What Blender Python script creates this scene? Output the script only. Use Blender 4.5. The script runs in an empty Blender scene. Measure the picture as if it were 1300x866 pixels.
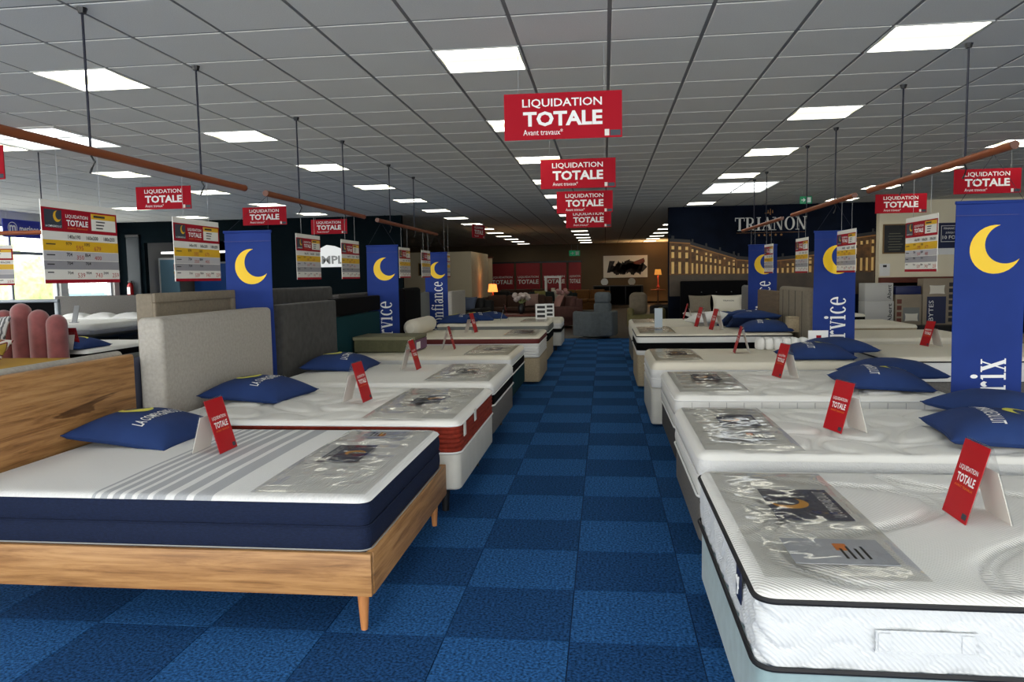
import bpy, math, random
from mathutils import Vector, Matrix, noise
random.seed(11)
PI = math.pi
S = bpy.context.scene
COL = S.collection

# ------------------------------------------------------------------ camera
FPX, YAW, PITCH, ROLL, CAMZ = 969.13, 0.1215, 0.0847, -0.0167, 1.438
cy_, sy_ = math.cos(YAW), math.sin(YAW)
FWD = Vector((-sy_*math.cos(PITCH), cy_*math.cos(PITCH), -math.sin(PITCH)))
RGT0 = Vector((cy_, sy_, 0)); UP0 = RGT0.cross(FWD)
RGT = RGT0*math.cos(ROLL) + UP0*math.sin(ROLL)
UPV = -RGT0*math.sin(ROLL) + UP0*math.cos(ROLL)
cam = bpy.data.cameras.new('camera'); camo = bpy.data.objects.new('camera', cam); COL.objects.link(camo)
mw = Matrix.Identity(4)
for r in range(3):
    mw[r][0] = RGT[r]; mw[r][1] = UPV[r]; mw[r][2] = -FWD[r]
mw[2][3] = CAMZ
camo.matrix_world = mw
cam.sensor_fit = 'HORIZONTAL'; cam.sensor_width = 36; cam.lens = FPX/1300*36
cam.clip_start = .05; cam.clip_end = 300
S.camera = camo

# ------------------------------------------------------------------ world, daylight, exposure
SKY = 4.8
w = bpy.data.worlds.new('overcast_sky'); S.world = w; w.use_nodes = True
bg = w.node_tree.nodes['Background']; bg.inputs[0].default_value = (1, .985, .955, 1); bg.inputs[1].default_value = SKY
def portal(name, loc, rot, sx, sy):
    l = bpy.data.lights.new(name, 'AREA'); l.shape = 'RECTANGLE'; l.size = sx; l.size_y = sy
    l.cycles.is_portal = True
    o = bpy.data.objects.new(name, l); COL.objects.link(o); o.location = loc; o.rotation_euler = rot
    return o
YF, YB, XL, XR, CH = -4.5, 38.2, -12.5, 10.2, 2.982
portal('shop_front_daylight', (-1, YF-.05, 1.45), (PI/2, 0, 0), 21, 2.6)
portal('side_window_daylight', (XL-.05, 6.6, 1.85), (0, -PI/2, 0), 1.9, 22.4)
vs = S.view_settings
vs.view_transform = 'Standard'; vs.look = 'None'; vs.gamma = 1; vs.use_curve_mapping = False
vs.exposure = 0.72
S.cycles.max_bounces = 8; S.cycles.diffuse_bounces = 5; S.cycles.transparent_max_bounces = 12
S.cycles.use_denoising = True
S.cycles.sample_clamp_indirect = 6
PANEL = 5.0

# ------------------------------------------------------------------ helpers
def lin(c):
    return tuple((v/255/12.92 if v/255 <= .04045 else ((v/255+.055)/1.055)**2.4) for v in c)
MATS = {}
def M(name, col, rough=.6, metal=0, var=None, bump=None, spec=.5, sheen=0, emit=None, coat=0):
    """col sRGB 0-255; var=(scale, amount, stretch); bump=(kind, scale, distance)"""
    if name in MATS: return MATS[name]
    m = bpy.data.materials.new(name); m.use_nodes = True
    nt = m.node_tree; N = nt.nodes; L = nt.links
    b = N['Principled BSDF']
    c = lin(col)
    b.inputs['Base Color'].default_value = (*c, 1); b.inputs['Roughness'].default_value = rough
    b.inputs['Metallic'].default_value = metal; b.inputs['Specular IOR Level'].default_value = spec
    b.inputs['Sheen Weight'].default_value = sheen; b.inputs['Coat Weight'].default_value = coat
    if var or bump:
        tc = N.new('ShaderNodeTexCoord')
    if var:
        mp = N.new('ShaderNodeMapping'); L.new(tc.outputs['Object'], mp.inputs[0])
        mp.inputs['Scale'].default_value = var[2] if len(var) > 2 else (1, 1, 1)
        nz = N.new('ShaderNodeTexNoise'); nz.inputs['Scale'].default_value = var[0]; nz.inputs['Detail'].default_value = 3
        L.new(mp.outputs[0], nz.inputs[0])
        cr = N.new('ShaderNodeValToRGB'); L.new(nz.outputs[0], cr.inputs[0])
        a = var[1]
        cr.color_ramp.elements[0].position = .3; cr.color_ramp.elements[1].position = .7
        cr.color_ramp.elements[0].color = (*[max(0, v*(1-a)) for v in c], 1)
        cr.color_ramp.elements[1].color = (*[min(1, v*(1+a)) for v in c], 1)
        L.new(cr.outputs[0], b.inputs['Base Color'])
    if bump:
        bm_ = N.new('ShaderNodeBump'); bm_.inputs['Strength'].default_value = 1; bm_.inputs['Distance'].default_value = bump[2]
        k = bump[0]
        if k == 'noise':
            t = N.new('ShaderNodeTexNoise'); t.inputs['Scale'].default_value = bump[1]; t.inputs['Detail'].default_value = 2
            L.new(tc.outputs['Object'], t.inputs[0]); out = t.outputs[0]
        elif k in ('X', 'Y', 'Z', 'DIAGONAL'):
            t = N.new('ShaderNodeTexWave')
            if k == 'DIAGONAL': t.bands_direction = 'DIAGONAL'
            else: t.bands_direction = k
            t.inputs['Scale'].default_value = bump[1]; t.inputs['Distortion'].default_value = .3
            L.new(tc.outputs['Object'], t.inputs[0]); out = t.outputs[0]
        elif k == 'knit':
            t = N.new('ShaderNodeTexVoronoi'); t.inputs['Scale'].default_value = bump[1]
            L.new(tc.outputs['Object'], t.inputs[0]); out = t.outputs[0]
        L.new(out, bm_.inputs['Height']); L.new(bm_.outputs[0], b.inputs['Normal'])
    if emit:
        b.inputs['Emission Color'].default_value = (*lin(emit[0]), 1); b.inputs['Emission Strength'].default_value = emit[1]
    MATS[name] = m
    return m

class MB:
    def __init__(s, flip=False):
        s.v = []; s.f = []; s.mi = []; s.cur = 0; s.flip = flip
    def add(s, vs_, fs):
        o = len(s.v); s.v += [tuple(p) for p in vs_]
        for f in fs:
            f = [i+o for i in f]
            s.f.append(f[::-1] if s.flip else f); s.mi.append(s.cur)
        return s
    def box(s, x0, x1, y0, y1, z0, z1):
        if x0 > x1: x0, x1 = x1, x0
        if y0 > y1: y0, y1 = y1, y0
        return s.add([(x0,y0,z0),(x1,y0,z0),(x1,y1,z0),(x0,y1,z0),(x0,y0,z1),(x1,y0,z1),(x1,y1,z1),(x0,y1,z1)],
              [(3,2,1,0),(4,5,6,7),(0,1,5,4),(1,2,6,5),(2,3,7,6),(3,0,4,7)])
    def quad(s, a, b, c, d): return s.add([a, b, c, d], [(0,1,2,3)])
    def poly(s, pts): return s.add(pts, [tuple(range(len(pts)))])
    def rbox(s, x0, x1, y0, y1, z0, z1, r=.02, seg=2, mid=0, warp=None):
        if x0 > x1: x0, x1 = x1, x0
        if y0 > y1: y0, y1 = y1, y0
        r = min(r, .499*(x1-x0), .499*(y1-y0), .499*(z1-z0))
        lo = (x0,y0,z0); hi = (x1,y1,z1)
        ax = []
        for k in range(3):
            a = [lo[k]+r*i/seg for i in range(seg+1)]
            m_ = [lo[k]+r+(hi[k]-lo[k]-2*r)*(i+1)/(mid+1) for i in range(mid)]
            ax.append(a + m_ + [hi[k]-r*i/seg for i in range(seg, -1, -1)])
        idx = {}; vv = []; ff = []
        def vid(p):
            k = tuple(round(c, 6) for c in p)
            if k not in idx:
                q = Vector([min(max(p[i], lo[i]+r), hi[i]-r) for i in range(3)])
                d = Vector(p)-q
                if d.length > 1e-9: d = d.normalized()*r
                t = q+d
                if warp: t = warp(t)
                idx[k] = len(vv); vv.append(tuple(t))
            return idx[k]
        for k in range(3):
            a, b = [(1,2),(2,0),(0,1)][k]
            for side in (0, 1):
                c = (lo, hi)[side][k]
                A, B = ax[a], ax[b]
                for i in range(len(A)-1):
                    for j in range(len(B)-1):
                        q = []
                        for (u_, v_) in ((A[i],B[j]),(A[i+1],B[j]),(A[i+1],B[j+1]),(A[i],B[j+1])):
                            p = [0,0,0]; p[k] = c; p[a] = u_; p[b] = v_; q.append(vid(p))
                        if side == 0: q = q[::-1]
                        ff.append(q)
        return s.add(vv, ff)
    def tube(s, pts, r, n=6, closed=False, cap=True):
        pts = [Vector(p) for p in pts]; rings = []
        m_ = len(pts); prev = None
        for i, p in enumerate(pts):
            if closed: t = pts[(i+1) % m_]-pts[i-1]
            else: t = pts[min(i+1, m_-1)]-pts[max(i-1, 0)]
            t.normalize()
            a = Vector((0,0,1)) if abs(t.z) < .95 else Vector((1,0,0))
            e1 = t.cross(a).normalized(); e2 = e1.cross(t).normalized()
            if prev and e1.dot(prev) < 0 and abs(t.z) >= .95: pass
            prev = e1
            rr = r[i] if isinstance(r, (list, tuple)) else r
            rings.append([tuple(p+e1*rr*math.cos(2*PI*k/n)+e2*rr*math.sin(2*PI*k/n)) for k in range(n)])
        V = [q for rg in rings for q in rg]; F_ = []
        for i in range(m_ if closed else m_-1):
            j = (i+1) % m_
            for k in range(n):
                l = (k+1) % n
                F_.append((i*n+l, i*n+k, j*n+k, j*n+l))
        if cap and not closed:
            F_.append(tuple(range(n))); F_.append(tuple((m_-1)*n+k for k in range(n))[::-1])
        return s.add(V, F_)
    def lathe(s, prof, c, n=16):
        V = []; F_ = []
        for (r, z) in prof:
            V += [(c[0]+r*math.cos(2*PI*k/n), c[1]+r*math.sin(2*PI*k/n), c[2]+z) for k in range(n)]
        for i in range(len(prof)-1):
            for k in range(n):
                l = (k+1) % n
                F_.append((i*n+k, i*n+l, (i+1)*n+l, (i+1)*n+k))
        F_.append(tuple(range(n))[::-1]); F_.append(tuple((len(prof)-1)*n+k for k in range(n)))
        return s.add(V, F_)
    def grid(s, nu, nv, fn):
        V = [fn(i/nu, j/nv) for i in range(nu+1) for j in range(nv+1)]
        F_ = [(i*(nv+1)+j, (i+1)*(nv+1)+j, (i+1)*(nv+1)+j+1, i*(nv+1)+j+1) for i in range(nu) for j in range(nv)]
        return s.add(V, F_)
    def rings(s, rings_, close_top=False, close_bot=False):
        n = len(rings_[0]); V = [p for r in rings_ for p in r]; F_ = []
        for i in range(len(rings_)-1):
            for k in range(n):
                l = (k+1) % n
                F_.append((i*n+k, i*n+l, (i+1)*n+l, (i+1)*n+k))
        if close_top: F_.append(tuple((len(rings_)-1)*n+k for k in range(n)))
        if close_bot: F_.append(tuple(range(n))[::-1])
        return s.add(V, F_)
    def mesh(s, name, mats, smooth=True, angle=40):
        me = bpy.data.meshes.new(name); me.from_pydata(s.v, [], s.f)
        if not isinstance(mats, (list, tuple)): mats = [mats]
        for m in mats: me.materials.append(m)
        if len(mats) > 1: me.polygons.foreach_set('material_index', s.mi)
        if smooth and len(s.f):
            me.polygons.foreach_set('use_smooth', [True]*len(s.f))
            me.set_sharp_from_angle(angle=math.radians(angle))
        me.update()
        return me
    def build(s, name, mats, parent=None, smooth=True, angle=40):
        return ob(name, s.mesh(name, mats, smooth, angle), parent)

def ob(name, me, parent=None, loc=None):
    o = bpy.data.objects.new(name, me); COL.objects.link(o)
    if parent: o.parent = parent
    if loc: o.location = loc
    return o
USED = {}
def tag(o, label, cat, group=None):
    o['label'] = label; o['category'] = cat
    if group: o['group'] = group
    return o
def thing(name, label, cat, loc=(0,0,0), rz=0, group=None):
    o = bpy.data.objects.new(name, None); COL.objects.link(o); o.empty_display_size = .1
    o.location = loc; o.rotation_euler = (0, 0, rz)
    return tag(o, label, cat, group)
def struct(o):
    o['kind'] = 'structure'; return o
def copy_tree(root, loc, rz, label, group=None):
    r = root.copy(); COL.objects.link(r); r.location = loc; r.rotation_euler = (0, 0, rz); r['label'] = label
    if group: r['group'] = group
    for ch in list(root.children):
        c = ch.copy(); COL.objects.link(c); c.parent = r
        for g in list(ch.children):
            d = g.copy(); COL.objects.link(d); d.parent = c
    return r
ORD = ['nearest', 'second', 'third', 'fourth', 'fifth', 'sixth', 'seventh', 'eighth', 'ninth', 'tenth', 'eleventh', 'twelfth', 'thirteenth', 'fourteenth', 'fifteenth']
def proj(p):
    v = Vector(p)-Vector((0,0,CAMZ)); d = v.dot(FWD)
    if d < .1: return None
    return (650+FPX*v.dot(RGT)/d, 433-FPX*v.dot(UPV)/d, d)

# ---- lettering
TXT = {}
def text2d(s_, bold=0.0):
    k = (s_, bold)
    if k in TXT: return TXT[k]
    cu = bpy.data.curves.new('lettering', 'FONT'); cu.body = s_; cu.size = 1; cu.resolution_u = 2; cu.fill_mode = 'FRONT'
    cu.offset = bold
    o = bpy.data.objects.new('lettering', cu); COL.objects.link(o)
    me = bpy.data.meshes.new_from_object(o)
    V = [(v.co.x, v.co.y) for v in me.vertices]; F_ = [tuple(p.vertices) for p in me.polygons]
    bpy.data.objects.remove(o); bpy.data.curves.remove(cu); bpy.data.meshes.remove(me)
    x0 = min(v[0] for v in V); x1 = max(v[0] for v in V); y0 = min(v[1] for v in V); y1 = max(v[1] for v in V)
    V = [((x-x0)/(x1-x0), (y-y0)/(y1-y0)) for x, y in V]
    TXT[k] = (V, F_)
    return TXT[k]
def put_text(mb, s_, rect, fn, bold=0.0):
    """rect=(x0,x1,y0,y1) in the sign's own plane; fn maps (x,y) to 3D"""
    V, F_ = text2d(s_, bold)
    x0, x1, y0, y1 = rect
    mb.add([fn(x0+(x1-x0)*a, y0+(y1-y0)*b) for a, b in V], F_)

# serif letters built from stems, serifs and swelling bowls
def g_rect(x0, y0, x1, y1): return [[(x0,y0),(x1,y0),(x1,y1),(x0,y1)]]
def g_bar(x0, y0, x1, y1, w_): return [[(x0-w_/2,y0),(x0+w_/2,y0),(x1+w_/2,y1),(x1-w_/2,y1)][::(1 if y1 > y0 else -1)]]
def g_arc(cx, cy, rx, ry, tv, th, a0=0, a1=360, n=18):
    out = []
    for i in range(n):
        q = []
        for t in (i, i+1):
            a = math.radians(a0+(a1-a0)*t/n); c, s_ = math.cos(a), math.sin(a)
            q.append(((cx+rx*c, cy+ry*s_), (cx+(rx-tv)*c, cy+(ry-th)*s_)))
        out.append([q[0][1], q[0][0], q[1][0], q[1][1]])
    return out
SER = .038
def stem(x0, x1, h, top='l', foot=True):
    o = g_rect(x0, 0, x1, h)
    if foot: o += g_rect(x0-.07, 0, x0, SER) + g_rect(x1, 0, x1+.07, SER)
    if 'l' in top: o += [[(x0-.08, h-.05), (x0, h-.05), (x0, h), (x0-.02, h)]]
    if 'b' in top: o += g_rect(x0-.07, h-SER, x0, h) + g_rect(x1, h-SER, x1+.07, h)
    return o
GL = {
 'P': (stem(.1,.23,.72,'b') + g_rect(.23,.68,.32,.72) + g_rect(.23,.3,.32,.34) + g_arc(.32,.51,.26,.21,.13,.04,-90,90), .6),
 'r': (stem(.1,.21,.5) + g_arc(.33,.33,.13,.17,.05,.1,35,150,8), .46),
 'i': (stem(.1,.21,.5) + g_arc(.155,.63,.075,.075,.0749,.0749,0,360,12), .32),
 'x': (g_bar(.1,.5,.4,0,.14) + g_bar(.4,.5,.1,0,.05) + g_rect(.0,.47,.22,.5) + g_rect(.3,.47,.48,.5) + g_rect(.0,0,.2,.03) + g_rect(.29,0,.5,.03), .53),
 'S': (g_arc(.26,.53,.2,.2,.1,.04,45,270,14) + g_arc(.26,.2,.23,.21,.11,.04,-135,90,14) + g_rect(.4,.55,.43,.7) + g_rect(.04,.02,.07,.18), .54),
 'e': (g_arc(.25,.25,.22,.26,.11,.035,0,315,18) + g_rect(.1,.26,.46,.3), .5),
 'v': (g_bar(.1,.5,.26,0,.12) + g_bar(.42,.5,.27,0,.045) + g_rect(0,.47,.22,.5) + g_rect(.33,.47,.5,.5), .5),
 'c': (g_arc(.25,.25,.22,.26,.11,.04,40,320,16), .46),
 'C': (g_arc(.36,.36,.32,.37,.13,.04,40,320,20) + g_rect(.57,.45,.6,.7), .68),
 'o': (g_arc(.26,.25,.23,.26,.11,.035,0,360,20), .53),
 'n': (stem(.1,.21,.5) + stem(.4,.51,.34,'') + g_arc(.355,.34,.155,.17,.09,.05,0,150,9), .64),
 'f': (stem(.1,.21,.58,'') + g_rect(.02,.46,.34,.5) + g_arc(.25,.58,.15,.16,.1,.05,25,180,9), .36),
 'a': (g_rect(.32,.03,.43,.36) + g_rect(.43,0,.49,.04) + g_arc(.26,.36,.17,.15,.1,.04,0,160,9) + g_arc(.22,.14,.17,.155,.1,.035,0,360,14), .5),
 'T': (stem(.26,.4,.72,'') + g_rect(.02,.67,.64,.72) + g_rect(.02,.52,.06,.68) + g_rect(.6,.52,.64,.68), .66),
 'R': (stem(.1,.24,.72,'b') + g_rect(.24,.68,.34,.72) + g_rect(.24,.33,.34,.37) + g_arc(.34,.525,.24,.195,.12,.04,-90,90) + g_bar(.34,.35,.58,0,.15) + g_rect(.5,0,.72,SER), .72),
 'I': (stem(.1,.24,.72,'b'), .36),
 'A': (g_bar(.33,.72,.56,0,.15) + g_bar(.33,.72,.1,0,.05) + g_rect(.18,.22,.48,.26) + g_rect(0,0,.2,SER) + g_rect(.42,0,.7,SER), .7),
 'N': (g_rect(.1,0,.15,.72) + g_rect(.56,0,.61,.72) + g_bar(.14,.72,.57,0,.13) + g_rect(.0,.68,.2,.72) + g_rect(.48,.68,.72,.72) + g_rect(.0,0,.24,SER), .74),
 'O': (g_arc(.36,.36,.33,.37,.14,.035,0,360,24), .73),
}
def put_serif(mb, word, rect, fn):
    x = 0; P = []
    for ch in word:
        polys, adv = GL[ch]
        for q in polys: P.append([(a+x, b) for a, b in q])
        x += adv
    x0, x1, y0, y1 = rect
    for q in P:
        if sum(q[i-1][0]*q[i][1]-q[i][0]*q[i-1][1] for i in range(len(q))) < 0: q = q[::-1]
        mb.poly([fn(x0+(x1-x0)*a/x, y0+(y1-y0)*b/.72) for a, b in q])
def moon_strip(n=22):
    """crescent as quads between outer and inner arc, outer radius 1"""
    a0, a1 = math.radians(82), math.radians(337)
    p1 = Vector((math.cos(a0), math.sin(a0))); p2 = Vector((math.cos(a1), math.sin(a1)))
    am = (a0+a1)/2; p3 = Vector((math.cos(am), math.sin(am)))*.36
    ax, ay, bx, by, cx, cy = *p1, *p3, *p2
    d = 2*(ax*(by-cy)+bx*(cy-ay)+cx*(ay-by))
    ux = ((ax*ax+ay*ay)*(by-cy)+(bx*bx+by*by)*(cy-ay)+(cx*cx+cy*cy)*(ay-by))/d
    uy = ((ax*ax+ay*ay)*(cx-bx)+(bx*bx+by*by)*(ax-cx)+(cx*cx+cy*cy)*(bx-ax))/d
    R_ = math.hypot(ax-ux, ay-uy)
    b0 = math.atan2(ay-uy, ax-ux); b1 = math.atan2(cy-uy, cx-ux)
    bmid = math.atan2(by-uy, bx-ux)
    def unwrap(b, ref):
        while b-ref > PI: b -= 2*PI
        while b-ref < -PI: b += 2*PI
        return b
    b0 = unwrap(b0, bmid); b1 = unwrap(b1, bmid)
    out = [(math.cos(a0+(a1-a0)*i/n), math.sin(a0+(a1-a0)*i/n)) for i in range(n+1)]
    inn = [(ux+R_*math.cos(b0+(b1-b0)*i/n), uy+R_*math.sin(b0+(b1-b0)*i/n)) for i in range(n+1)]
    return out, inn
MOON = moon_strip()
def put_moon(mb, cx, cy, r, fn, scallop=0):
    o, i_ = MOON; n = len(o)
    V = [fn(cx+r*x, cy+r*y) for x, y in o] + [fn(cx+r*x, cy+r*y) for x, y in i_]
    mb.add(V, [(k, k+1, n+k+1, n+k) for k in range(n-1)])

# ------------------------------------------------------------------ materials
carpetA = M('carpet_sheen_light', (42, 92, 148), .95, var=(85, .75), bump=('noise', 260, .004), spec=.1)  # one blue carpet; sheen of the turned pile painted in as a lighter colour
carpetB = M('carpet_sheen_dark', (31, 72, 120), .95, var=(85, .75), bump=('noise', 260, .004), spec=.1)  # same carpet, the pile's shaded direction painted in as a darker colour
m_tile = M('ceiling_tile', (216, 215, 208), .9, var=(120, .05), spec=.2)
m_grid = M('ceiling_grid', (122, 122, 120), .7)
m_white = M('white_fabric', (232, 231, 226), .85, bump=('noise', 300, .0006), spec=.2)
m_white2 = M('white_knit', (228, 228, 226), .85, bump=('knit', 130, .0015), spec=.2)
m_whiterib = M('white_ribbed', (232, 231, 227), .85, bump=('DIAGONAL', 33, .0015), spec=.2)
m_cream = M('cream_fabric', (226, 220, 204), .85, bump=('noise', 220, .0006), spec=.2)
m_navy = M('navy_fabric', (20, 31, 57), .85, var=(60, .25, (1, 1, 3)), bump=('noise', 240, .002), spec=.25)
m_black = M('black_fabric', (12, 12, 14), .95, spec=.1)
m_blackpip = M('black_piping', (12, 12, 18), .6)
m_rust = M('rust_fabric', (128, 44, 30), .8, var=(30, .25), spec=.2)
m_redpip = M('dark_red_piping', (100, 28, 24), .7)
m_greyside = M('grey_side', (128, 130, 126), .85, spec=.2)
m_pvcb = M('ivory_leatherette', (205, 203, 194), .5, var=(8, .04))
m_teal = M('pale_teal_velvet', (138, 162, 166), .7, var=(14, .12), sheen=.3)
m_dteal = M('dark_teal_fabric', (10, 52, 58), .9, spec=.15)
m_gbase = M('grey_weave', (104, 101, 97), .9, var=(60, .2))
m_dbase = M('charcoal_weave', (66, 63, 62), .9, var=(60, .2))
m_beige = M('beige_fabric', (176, 160, 132), .85, var=(50, .12))
m_ltgrey = M('light_grey_upholstery', (168, 163, 154), .85, var=(45, .1), bump=('noise', 200, .001))
m_dkgrey = M('dark_grey_velvet', (64, 63, 61), .9, var=(14, .25), sheen=.1, spec=.2)
m_taupe = M('taupe_upholstery', (128, 118, 102), .85, var=(40, .1))
m_bluegrey = M('slate_blue_upholstery', (70, 74, 92), .85)
m_pink = M('dusty_pink_velvet', (134, 68, 68), .7, var=(9, .2), sheen=.5)
m_blue = M('royal_blue_cotton', (33, 56, 106), .85, var=(5, .12), spec=.3)
m_banner = M('banner_blue', (30, 54, 126), .75, var=(3, .08), spec=.25)
m_yellow = M('moon_yellow', (244, 200, 8), .5)
m_paley = M('pale_yellow_print', (216, 212, 84), .6)
m_wht = M('white_print', (238, 238, 236), .5)
m_red = M('sign_red', (166, 10, 32), .7, spec=.2)
m_redc = M('card_red', (176, 8, 22), .45, spec=.3)
m_orange = M('orange_print', (236, 132, 40), .5)
m_ink = M('dark_ink', (38, 36, 40), .6)
m_redink = M('red_ink', (170, 70, 60), .6)
m_dkred = M('board_red', (150, 10, 32), .7, spec=.2)
m_board = M('board_white', (222, 220, 212), .5)
m_byel = M('strip_yellow', (214, 168, 16), .5)
m_bgr1 = M('strip_light_grey', (178, 176, 178), .5)
m_bgr2 = M('strip_mid_grey', (142, 141, 146), .5)
m_logo = M('logo_slate', (44, 54, 66), .5)
m_cord = M('cord_navy', (20, 22, 40), .7)
m_wire = M('nylon_wire', (170, 170, 172), .3)
m_copper = M('copper_rail', (132, 66, 28), .5, var=(6, .15, (1, .1, 1)))
m_metal = M('grey_metal', (120, 122, 124), .35, metal=.8)
m_blkplastic = M('black_plastic', (18, 18, 20), .4)
m_darkwall = M('dark_paint', (9, 10, 11), 1.0, var=(3, .15), spec=.05)
m_tealwall = M('deep_teal_paint', (12, 21, 25), 1.0, var=(2, .12), spec=.05)
m_creamwall = M('cream_paint', (238, 228, 200), .85, var=(2, .03))
m_backwall = M('warm_brown_paint', (96, 80, 60), .85, var=(2, .06))
m_white_wall = M('white_paint', (206, 204, 198), .8)
m_redwood = M('red_brown_wood', (104, 44, 24), .5, var=(8, .25, (1, 6, 6)))
m_alu = M('window_aluminium', (150, 156, 162), .4, metal=.3)
m_frame = M('light_frame', (205, 205, 200), .5)

def wood_mat(name, axis):
    m = bpy.data.materials.new(name); m.use_nodes = True; nt = m.node_tree; N = nt.nodes; L = nt.links
    b = N['Principled BSDF']; b.inputs['Roughness'].default_value = .5
    tc = N.new('ShaderNodeTexCoord'); mp = N.new('ShaderNodeMapping'); L.new(tc.outputs['Object'], mp.inputs[0])
    sc = [8, 8, 8]; sc[axis] = .5; mp.inputs['Scale'].default_value = sc
    n1 = N.new('ShaderNodeTexNoise'); n1.inputs['Scale'].default_value = 4.0; n1.inputs['Detail'].default_value = 9; n1.inputs['Roughness'].default_value = .68; n1.inputs['Distortion'].default_value = .4
    L.new(mp.outputs[0], n1.inputs[0])
    cr = N.new('ShaderNodeValToRGB'); L.new(n1.outputs[0], cr.inputs[0]); e = cr.color_ramp.elements
    e[0].position = .27; e[0].color = (*lin((92, 60, 32)), 1); e[1].position = .72; e[1].color = (*lin((192, 148, 98)), 1)
    k = e.new(.42); k.color = (*lin((148, 104, 60)), 1); k = e.new(.55); k.color = (*lin((176, 130, 80)), 1)
    mp2 = N.new('ShaderNodeMapping'); L.new(tc.outputs['Object'], mp2.inputs[0])
    sc = [9, 9, 9]; sc[axis] = 1.1; mp2.inputs['Scale'].default_value = sc
    n2 = N.new('ShaderNodeTexNoise'); n2.inputs['Scale'].default_value = 1.0; n2.inputs['Detail'].default_value = 5; n2.inputs['Distortion'].default_value = 1.0
    L.new(mp2.outputs[0], n2.inputs[0])
    c2 = N.new('ShaderNodeValToRGB'); L.new(n2.outputs[0], c2.inputs[0])
    c2.color_ramp.elements[0].position = .29; c2.color_ramp.elements[0].color = (.22, .17, .13, 1)
    c2.color_ramp.elements[1].position = .315; c2.color_ramp.elements[1].color = (1, 1, 1, 1)
    mx = N.new('ShaderNodeMix'); mx.data_type = 'RGBA'; mx.blend_type = 'MULTIPLY'; mx.inputs[0].default_value = .8
    L.new(cr.outputs[0], mx.inputs[6]); L.new(c2.outputs[0], mx.inputs[7]); L.new(mx.outputs[2], b.inputs['Base Color'])
    MATS[name] = m
    return m
wood_x = wood_mat('oak_grain_along_x', 0); wood_y = wood_mat('oak_grain_along_y', 1)
m_legwood = M('turned_oak', (186, 124, 72), .5, var=(20, .12, (4, 4, .6)))

def clear_mat(name, tint, gl, rough, wrinkle=0):
    m = bpy.data.materials.new(name); m.use_nodes = True; nt = m.node_tree; N = nt.nodes; L = nt.links
    N.remove(N['Principled BSDF']); out = N['Material Output']
    tr = N.new('ShaderNodeBsdfTransparent'); tr.inputs[0].default_value = (*tint, 1)
    g = N.new('ShaderNodeBsdfGlossy'); g.inputs['Roughness'].default_value = rough
    lw = N.new('ShaderNodeLayerWeight'); lw.inputs['Blend'].default_value = .5
    pw = N.new('ShaderNodeMath'); pw.operation = 'POWER'; pw.inputs[1].default_value = 4; L.new(lw.outputs['Facing'], pw.inputs[0])
    ma = N.new('ShaderNodeMath'); ma.operation = 'MULTIPLY_ADD'; ma.inputs[1].default_value = .7; ma.inputs[2].default_value = gl; L.new(pw.outputs[0], ma.inputs[0])
    mx = N.new('ShaderNodeMixShader'); L.new(ma.outputs[0], mx.inputs[0]); L.new(tr.outputs[0], mx.inputs[1]); L.new(g.outputs[0], mx.inputs[2])
    L.new(mx.outputs[0], out.inputs[0])
    if wrinkle:
        tc = N.new('ShaderNodeTexCoord'); nz = N.new('ShaderNodeTexNoise'); nz.inputs['Scale'].default_value = 5; nz.inputs['Detail'].default_value = 1; nz.inputs['Distortion'].default_value = 2.0
        L.new(tc.outputs['Object'], nz.inputs[0]); bp = N.new('ShaderNodeBump'); bp.inputs['Distance'].default_value = wrinkle
        L.new(nz.outputs[0], bp.inputs['Height']); L.new(bp.outputs[0], g.inputs['Normal']); L.new(bp.outputs[0], lw.inputs['Normal'])
    MATS[name] = m
    return m
m_plastic = clear_mat('clear_vinyl', (.85, .845, .83), .015, .06, .002)
m_acrylic = clear_mat('clear_acrylic', (.95, .95, .955), .04, .05)
m_glass = clear_mat('window_glass', (.97, .98, .98), .03, .02)

# emissive diffuser, whiter at the tubes, yellower between them
def panel_mat():
    m = bpy.data.materials.new('light_diffuser'); m.use_nodes = True; nt = m.node_tree; N = nt.nodes; L = nt.links
    b = N['Principled BSDF']; tc = N.new('ShaderNodeTexCoord'); sp = N.new('ShaderNodeSeparateXYZ'); L.new(tc.outputs['Object'], sp.inputs[0])
    ab = N.new('ShaderNodeMath'); ab.operation = 'ABSOLUTE'; L.new(sp.outputs[1], ab.inputs[0])
    cr = N.new('ShaderNodeValToRGB'); cr.color_ramp.elements[0].position = 0; cr.color_ramp.elements[0].color = (.17, .16, .085, 1)
    cr.color_ramp.elements[1].position = .21; cr.color_ramp.elements[1].color = (1, .98, .86, 1)
    k_ = cr.color_ramp.elements.new(.09); k_.color = (.22, .21, .15, 1)
    L.new(ab.outputs[0], cr.inputs[0]); L.new(cr.outputs[0], b.inputs['Emission Color']); b.inputs['Emission Strength'].default_value = PANEL
    b.inputs['Base Color'].default_value = (.8, .8, .75, 1)
    return m
m_panel = panel_mat()

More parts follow.
